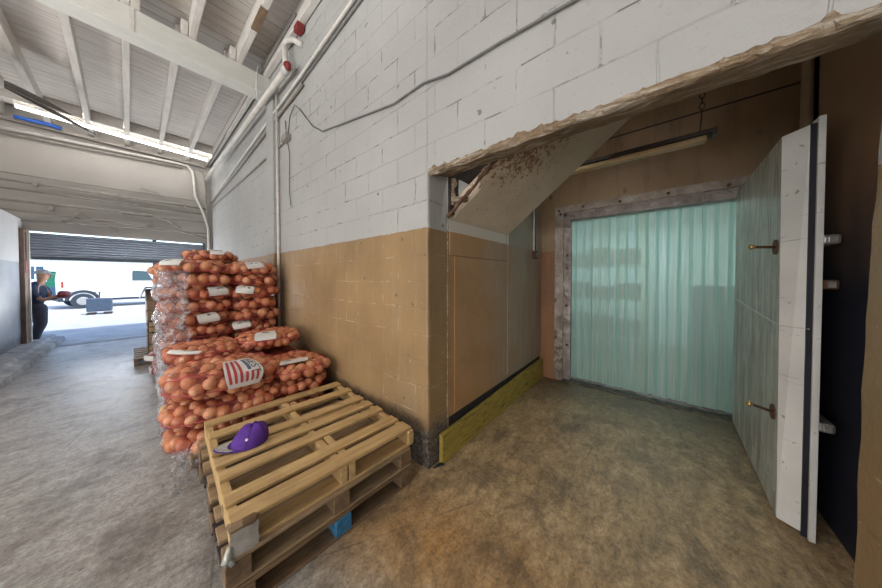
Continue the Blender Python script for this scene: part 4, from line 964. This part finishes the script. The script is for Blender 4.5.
# shrink wrap around the aisle side of the tall stack
def wrapf(u, v):
    z = 1.50 - 1.42 * v; t = u
    if t < .35: x = .19 + .20 * (1 - t / .35) ; y = 3.86
    else: x = .17; y = 3.88 + (t - .35) / .65 * 1.2
    nn = mn.noise(Vector((u * 9, v * 14, 1.3))) * .035 + mn.noise(Vector((u * 30, v * 40, 4))) * .014
    return (x - .03 + nn + .05 * math.sin(v * 28) * .35, y - .02 + nn, z)
o = make('shrink_wrap', MB().grid(wrapf, 40, 70), M['wrap'], smooth=True); tag(o, 'wrinkled clear plastic film around the aisle side of the tall onion stack', 'plastic wrap')
def wrap2(u, v):
    y = 2.42 + .95 * u; z = .50 * (1 - v) ; nn = mn.noise(Vector((u * 9, v * 11, 7.3))) * .04
    return (.115 + nn + .03 * math.sin(u * 17) - .04 * v, y + nn, max(.004, z + nn * .3))
def wrap3(u, v):
    a = u * 2.2; z = .17 * (1 - v) + .004; nn = mn.noise(Vector((u * 12, v * 9, 2.3))) * .03
    return (.14 + .17 * u + nn - .02 * v, 2.60 - .26 * v * (1 - u * .6) + nn, max(.004, z + nn * .6))
o = make('shrink_wrap', MB().grid(wrap3, 26, 22), M['wrap'], smooth=True); tag(o, 'crumpled clear plastic trailing onto the floor at the corner of the front onion bags', 'plastic wrap')
o = make('shrink_wrap', MB().grid(lambda u, v: (lambda nn: (.14 + nn - .02 * v, 3.15 + .72 * u + nn, max(.01, .72 * (1 - v) + nn)))(mn.noise(Vector((u * 8, v * 13, 5.3))) * .05), 24, 30), M['wrap'], smooth=True); tag(o, 'clear plastic film hanging beside the middle onion bags', 'plastic wrap')

# ------------------------------------------------------------------ stack beyond: cartons, crates, red sacks
GX = 'goods stacked beyond the onions'
for k in range(3):
    for s in (0, 1):
        z = .14 + k * .19; y0 = 6.35 + s * .5
        cr = thing('wooden_crate', 'slatted wooden crate beyond the onion stack, %s layer, %s one' % (['bottom', 'middle', 'upper'][k], ['nearer', 'farther'][s]), 'crate', (.42, y0 + .23, z), group=GX)
        b = MB()
        for j in range(2):
            b.box(.10, .74, y0, y0 + .012, z + .01 + j * .09, z + .08 + j * .09); b.box(.10, .74, y0 + .45, y0 + .462, z + .01 + j * .09, z + .08 + j * .09)
            b.box(.10, .112, y0, y0 + .46, z + .01 + j * .09, z + .08 + j * .09); b.box(.73, .742, y0, y0 + .46, z + .01 + j * .09, z + .08 + j * .09)
        make('slats', b, M['palg_x'], cr)
        b = MB()
        for (xx, yy) in [(.11, y0 + .01), (.70, y0 + .01), (.11, y0 + .42), (.70, y0 + .42), (.11, y0 + .22)]: b.box(xx, xx + .03, yy, yy + .03, z, z + .185)
        make('corner_posts', b, M['pald_y'], cr); make('contents', MB().box(.12, .725, y0 + .015, y0 + .445, z + .005, z + .15), M['carton'], cr)
for k in range(3):
    z = .715 + k * .17
    bx = thing('carton', 'brown carton with a white end beyond the onion stack, %s' % ['lowest of three', 'middle of three', 'topmost, under the dark sheet'][k], 'carton', (.42, 6.8, z), group=GX)
    make('body', MB().box(.10, .76, 6.38, 7.2, z, z + .165), M['carton'], bx, bevel=.006)
    make('end_panel', MB().box(.088, .10, 6.40, 7.18, z + .008, z + .158), M['carton_w'], bx)
    make('packing_tape', MB().box(.35, .42, 6.372, 6.38, z + .05, z + .165), M['tag'], bx)
def tarpf(u, v):
    x = .02 + .80 * u; y = 6.3 + .95 * v; e = max(0, abs(u - .5) * 2 - .82) / .18; return (x, y, 1.255 - .14 * e * (1.2 if u < .5 else .6) + mn.noise(Vector((u * 5, v * 6, 0))) * .02)
o = make('dark_sheet', MB().grid(tarpf, 24, 20), M['jamb'], smooth=True); o.modifiers.new('thick', 'SOLIDIFY').thickness = .006; tag(o, 'dark grey plastic sheet draped on top of the cartons beyond the onions', 'sheet')
pallet('dark pallet under the crates beyond the onion stack', (.45, 6.85, 0), 0, 1.0, 1.04, .13, M['pald_x'], M['pald_y'], BB, [(-.46, .1), (0, .1), (.46, .1)], GB)
for k, (x, y, z) in enumerate([(.30, 5.55, .09), (.27, 5.75, .24), (.34, 5.35, .22), (.28, 5.95, .10)]):
    t = thing('red_sack', 'small red and white sack between the two stacks, %s' % ['at the front bottom', 'on top toward the crates', 'on top toward the onions', 'at the back bottom'][k], 'sack', (x, y, z), R(30 * k), GX)
    tt, pp = np.meshgrid(np.linspace(-np.pi, np.pi, 24), np.linspace(-np.pi / 2, np.pi / 2, 12), indexing='ij'); p0, _ = sup(tt, pp, .20, .14, .085)
    p0 = p0.reshape(-1, 3); p0 = [tuple(Vector(q) * (1 + .12 * mn.noise(Vector(q) * 9))) for q in p0.tolist()]
    make('sack_body', MB().add(p0, [(i * 12 + j, (i + 1) * 12 + j, (i + 1) * 12 + j + 1, i * 12 + j + 1) for i in range(23) for j in range(11)]), M['red'], t, world=False, smooth=True)
    make('white_band', MB().tube([(-.05, 0, 0), (.05, 0, 0)], [.01, .01], 8).box(-.206, -.08, -.09, .09, -.03, .04), M['tag'], t, world=False, bevel=.02)

# ------------------------------------------------------------------ freezer door (plug door with bevelled edges)
d = thing('cold_room_door', 'thick worn white insulated cold room door standing open', 'door', (3.74, -.62, .02), 0)
def prism(name, poly, z0, z1, mat, mi=None, bevel=0):
    b = MB(); n = len(poly); vs = [(x, y, z0) for x, y in poly] + [(x, y, z1) for x, y in poly]
    b.add(vs, [tuple(range(n - 1, -1, -1)), tuple(range(n, 2 * n))] + [(i, (i + 1) % n, n + (i + 1) % n, n + i) for i in range(n)])
    if mi: b.mi = mi
    return make(name, b, mat, d, bevel=bevel)
# inner plug : poly (ccw from above)
pl = [(2.365, -.553), (3.69, -.590), (3.74, -.640), (2.305, -.640)][::-1]
b = MB(); top = 2.235
pb = [(2.312, -.625), (3.74, -.640), (3.69, -.590), (2.36, -.553)]
ptp = [(2.312, -.625), (3.74, -.640), (3.69, -.590), (2.408, -.553)]
b.hexa([(*p, .035) for p in pb], [(*p, top - (.0 if i in (2, 3) else 0)) for i, p in enumerate(ptp)])
b.mi = [1, 1, 1, 1, 0, 1]
make('plug', b, [M['doorskin'], M['dooredge']], d)
o = make('gasket', MB().box(2.302, 3.74, -.644, -.624, .02, 2.235), M['black'], d)
make('outer_leaf', MB().box(2.288, 3.75, -.668, -.644, .012, 2.262), M['dooredge'], d, bevel=.003)
kp = MB().hexa([(2.368, -.5545, .05), (3.3, -.583, .05), (3.3, -.578, .05), (2.368, -.5495, .05)], [(2.37, -.5545, .175), (3.3, -.583, .175), (3.3, -.578, .175), (2.37, -.5495, .175)])
make('kick_plate', kp, M['doorskin'], d)
def rod(x, z, x2, z2):
    b = MB().tube([(x, -.555, z), (x, -.548, z)], .045, 14); q = make('escutcheon', b, M['rusty'], d)
    make('release_rod', MB().tube([(x, -.55, z), ((x + x2) / 2, -.49, (z + z2) / 2), (x2, -.43, z2)], [.009, .008, .008], 8), M['rusty'], d)
    make('knob', MB().tube([(x2, -.44, z2), (x2 - .004, -.425, z2), (x2 - .006, -.415, z2)], [.010, .017, .006], 10), M['brass'], d, smooth=True)
rod(2.465, 1.605, 2.30, 1.60); rod(2.45, .615, 2.28, .69)
make('seam_cord', MB().tube([(3.60, -.584, 1.222), (3.0, -.568, 1.18), (2.385, -.5485, 1.149), (2.37, -.551, 1.147), (2.30, -.634, 1.147)], .0035, 5), M['white_wire'], d)
def latch(x, z, L, mat, lab):
    b = MB().box(x, x + .16, -.668 - L, -.667, z - .026, z + .026); q = make('hinge_bracket', b, M[mat], d, bevel=.012); q['label'] = lab
    make('bracket_plate', MB().box(x - .006, x + .004, -.668 - L * .75, -.668 - L * .35, z - .015, z + .015), M['steel'], q)
latch(2.31, 1.62, .062, 'steel', 'bright steel latch bracket'); latch(2.31, 1.385, .060, 'rusty', 'rusty latch bracket'); latch(2.31, .63, .060, 'steel', 'steel latch bracket near the floor')
# conduit in the corner of the dark wall
pipe('corner_conduit', [(2.87, -.76, 2.2), (2.87, -.76, 2.95), (2.80, -.76, 3.08), (2.6, -.76, 3.2), (2.2, -.76, 3.42), (1.9, -.76, 3.6)], .028, 'brown painted conduit bending along the dark wall above the open door', 'conduit', 'lens')
bpy.data.objects['corner_conduit'].data.materials[0] = simple('brown_painted_conduit', (.24, .16, .09), .5)

# ------------------------------------------------------------------ person at the loading door
def skin_obj(name, chains, mat, parent):
    verts = []; edges = []; rad = []
    for ch in chains:
        k = ch.get('at'); prev = k
        for (p, r) in ch['pts']:
            verts.append(p); rad.append(r); i = len(verts) - 1
            if prev is not None: edges.append((prev, i))
            prev = i
    me = bpy.data.meshes.new(name); me.from_pydata(verts, edges, []); me.materials.append(mat)
    o = bpy.data.objects.new(name, me); COL.objects.link(o); md = o.modifiers.new('skin', 'SKIN'); md.use_smooth_shade = True
    for i, r in enumerate(rad):
        rr = r if hasattr(r, '__len__') else (r, r); me.skin_vertices[0].data[i].radius = rr; me.skin_vertices[0].data[i].use_root = (i == 0)
    o.modifiers.new('sub', 'SUBSURF').levels = 1
    o.modifiers['sub'].render_levels = 2
    if parent: o.parent = parent
    return o
pr = thing('person', 'person in dark clothes and pale cap holding a bundle at the loading door', 'person', (-1.38, 9.85, 0), R(-12))
# local frame: person faces +x a little toward the camera, leaning back on the post
sk_ = skin_obj('trousers', [
    {'pts': [((0, 0, .92), (.15, .13)), ((.02, 0, .80), (.16, .14))]},
    {'at': 1, 'pts': [((.06, -.08, .70), .105), ((.10, -.09, .48), .08), ((.04, -.10, .28), .07), ((.02, -.10, .08), .065)]},
    {'at': 1, 'pts': [((.03, .09, .70), .105), ((.05, .10, .46), .08), ((-.02, .11, .26), .07), ((-.05, .11, .08), .065)]}], M['trouser'], pr)
sk_['label'] = 'baggy dark trousers'
skin_obj('shirt', [
    {'pts': [((0, 0, .80), (.16, .14)), ((-.02, 0, 1.0), (.17, .14)), ((.0, 0, 1.18), (.17, .13)), ((.04, 0, 1.29), (.15, .09)), ((.07, 0, 1.34), .06)]},
    {'at': 2, 'pts': [((.05, -.19, 1.24), .065), ((.09, -.23, 1.08), .055), ((.12, -.22, 1.0), .05)]},
    {'at': 2, 'pts': [((.05, .19, 1.24), .065), ((.09, .23, 1.08), .055), ((.12, .22, 1.0), .05)]}], M['shirt'], pr)['label'] = 'dark navy top'
body = skin_obj('body', [
    {'pts': [((.07, 0, 1.30), .05), ((.09, 0, 1.37), .05), ((.12, 0, 1.43), (.075, .085)), ((.12, 0, 1.50), (.085, .09)), ((.10, 0, 1.56), (.06, .07))]},
    {'at': 0, 'pts': [((.07, -.12, 1.24), .04), ((.10, -.22, 1.06), .042), ((.17, -.20, .96), .038), ((.28, -.12, 1.02), .030), ((.33, -.09, 1.05), (.025, .035))]},
    {'at': 0, 'pts': [((.07, .12, 1.24), .04), ((.10, .22, 1.06), .042), ((.17, .20, .96), .038), ((.28, .10, 1.04), .030), ((.33, .06, 1.07), (.025, .035))]}], M['skin'], pr)
for (hx_, hy_, hz_, s) in [(.34, -.085, 1.055, 1), (.34, .055, 1.075, -1)]:
    for k in range(4):
        L = (.05, .058, .055, .045)[k]; y_ = hy_ + s * (.002 * k); z_ = hz_ + .028 - k * .018
        make('finger', MB().tube([(hx_, y_, z_), (hx_ + L * .5, y_ + s * .012, z_ - .004), (hx_ + L * .8, y_ + s * .03, z_ - .012)], [.010, .009, .007], 7), M['skin'], body, world=False, smooth=True)
    make('thumb', MB().tube([(hx_ - .02, hy_, hz_ + .03), (hx_ + .005, hy_ + s * .02, hz_ + .05), (hx_ + .02, hy_ + s * .035, hz_ + .052)], [.012, .010, .008], 7), M['skin'], body, world=False, smooth=True)
make('nose', MB().tube([(.205, 0, 1.47), (.225, 0, 1.455), (.212, 0, 1.445)], [.008, .014, .012], 8), M['skin'], body, world=False, smooth=True)
for s in (-1, 1):
    make('ear', MB().tube([(.11, s * .088, 1.455), (.112, s * .096, 1.475), (.11, s * .09, 1.495)], [.008, .014, .010], 8), M['skin'], body, world=False, smooth=True)
    make('eye', MB().tube([(.196, s * .032, 1.488), (.203, s * .032, 1.488)], [.012, .007], 8), M['hair'], body, world=False, smooth=True)
make('mouth', MB().box(.198, .206, -.022, .022, 1.418, 1.424), M['red'], body, world=False)
def capp(u, v):
    th = 2 * math.pi * u; ph = math.pi / 2 * v; return (.11 + .105 * math.cos(ph) * math.cos(th), .10 * math.cos(ph) * math.sin(th), 1.505 + .10 * math.sin(ph))
cp = make('cap', MB().grid(capp, 21, 8), M['capgrey'], pr, world=False, smooth=True)
make('visor', MB().grid(lambda u, v: (.19 + .08 * v * math.cos((u - .5) * 2.6), (u - .5) * .16 * (1 - .15 * v), 1.51 - .012 * v), 8, 4), M['capgrey'], pr, world=False, smooth=True).modifiers.new('t', 'SOLIDIFY').thickness = .005
for s, dx in ((-1, .02), (1, -.05)):
    make('shoe', MB().tube([(dx - .09, s * .105, .045), (dx - .04, s * .105, .055), (dx + .06, s * .105, .05), (dx + .16, s * .105, .03)], [.035, .045, .042, .025], 10), M['black'], pr, world=False, smooth=True)
o = make('bundle', MB().tube([(-1.06, 9.66, 1.02), (-1.03, 9.70, 1.08), (-1.0, 9.80, 1.07), (-1.02, 9.87, 1.0)], [.04, .07, .08, .04], 9), M['red'], smooth=True); tag(o, 'reddish bundle held in front of the person at the loading door', 'bundle')

# ------------------------------------------------------------------ outside : van, cart, building
van = thing('cargo_van', 'white cargo van parked in the sunny yard outside the loading door', 'van', (-.42, 21.8, 0), R(12))
side = [(-1.97, .38), (-2.0, 1.35), (-1.93, 2.0), (-1.75, 2.08), (.4, 2.08), (.85, 1.90), (1.25, 1.30), (2.2, 1.08), (2.55, .75), (2.55, .38)]
b = MB(); n = len(side); hw = .95
vs = [(x, -hw * (1 if z < 1.2 else .95), z) for x, z in side] + [(x, hw * (1 if z < 1.2 else .95), z) for x, z in side]
b.add(vs, [tuple(range(n)), tuple(range(2 * n - 1, n - 1, -1))] + [(i, n + i, n + (i + 1) % n, (i + 1) % n) for i in range(n)])
make('body', b, M['van'], van, world=False, bevel=.04)
for (x, y) in [(-1.45, -1), (-1.45, 1), (1.65, -1), (1.65, 1)]:
    w = make('wheel', MB().tube([(x, y * .98, .34), (x, y * .74, .34)], .34, 24), M['tyre'], van, world=False)
    make('hubcap', MB().tube([(x, y * .995, .34), (x, y * .97, .34)], [.17, .20], 20), M['van'], w, world=False) if False else make('hubcap', MB().tube([(x, y * .995, .34), (x, y * .97, .34)], [.17, .20], 20), M['steel'], van, world=False)
    a = [(x + .44 * math.cos(t), y * .955, .36 + .44 * math.sin(t)) for t in [math.pi * q / 12 for q in range(13)]]
    make('wheel_arch', MB().tube(a, .06, 6), M['tyre'], van, world=False)
make('side_window', MB().add([(.06, -.965, 1.30), (.80, -.965, 1.30), (.58, -.945, 1.78), (.08, -.945, 1.82)], [(0, 1, 2, 3)]), M['glass'], van, world=False)
make('side_window', MB().add([(.06, .965, 1.30), (.80, .965, 1.30), (.58, .945, 1.78), (.08, .945, 1.82)], [(3, 2, 1, 0)]), M['glass'], van, world=False)
make('windscreen', MB().add([(1.27, -.8, 1.33), (1.27, .8, 1.33), (.90, .75, 1.87), (.90, -.75, 1.87)], [(0, 1, 2, 3)]), M['glass'], van, world=False)
make('door_mirror', MB().box(1.05, 1.22, -1.15, -.97, 1.40, 1.52), M['tyre'], van, world=False, bevel=.02)
q = make('tail_light', MB().box(-2.02, -1.96, -.96, -.90, .98, 1.25), M['orange'], van, world=False); q['label'] = 'red tail light'
make('sill_trim', MB().box(-.9, 1.15, -.97, -.90, .33, .44), M['tyre'], van, world=False); q = make('side_marker', MB().box(.75, 1.2, -.985, -.95, .40, .50), M['orange'], van, world=False); q['label'] = 'orange marker strip'
make('rear_bumper', MB().box(-2.1, -1.93, -.9, .9, .34, .5), M['tyre'], van, world=False, bevel=.02)
ct = thing('utility_cart', 'blue grey box cart with a T handle standing before the van', 'cart', (-.97, 17.0, 0))
make('box_body', MB().box(-.31, .31, -.2, .2, .10, .62), M['cart'], ct, world=False, bevel=.03)
make('handle', MB().tube([(-.02, 0, .57), (.0, 0, .85)], .02, 8), M['dark_metal'], ct, world=False); make('handle_grip', MB().tube([(-.14, 0, .86), (.14, 0, .86)], .018, 8), M['dark_metal'], ct, world=False)
for s in (-.2, .2): make('skid', MB().box(s - .11, s + .11, -.28, .28, .0, .05), M['dark_metal'], ct, world=False)
bd = thing('yard_building', 'bright white building across the yard behind the van', 'building', (-4, 34, 0))
make('facade', MB().box(-30, 30, 34, 38, 0, 2.9), M['bld'], bd)
make('roof_edge', MB().box(-30, 30, 33.7, 38, 2.9, 3.05), M['steel'], bd)
for (x0, x1) in [(-5.6, -4.35)]:
    w = make('window', MB().box(x0, x1, 33.93, 34, 1.35, 2.25), M['bldblue'], bd); make('mullion', MB().box(x0 + .9, x0 + .96, 33.9, 33.93, 1.35, 2.25), M['bld'], w)
gp = thing('green_dumpster', 'bright green bin standing by the yard building left of the van', 'bin', (-3.6, 30, 0))
make('bin_body', MB().box(-3.69, -3.2, 29.6, 30.6, .85, 1.85), M['green'], gp, bevel=.03); make('bin_base', MB().box(-3.85, -3.1, 29.5, 30.7, .0, .85), M['bldblue'], gp, bevel=.03)
make('bin_lip', MB().box(-3.85, -3.05, 29.5, 30.7, .82, 1.2), M['green'], gp, bevel=.03)
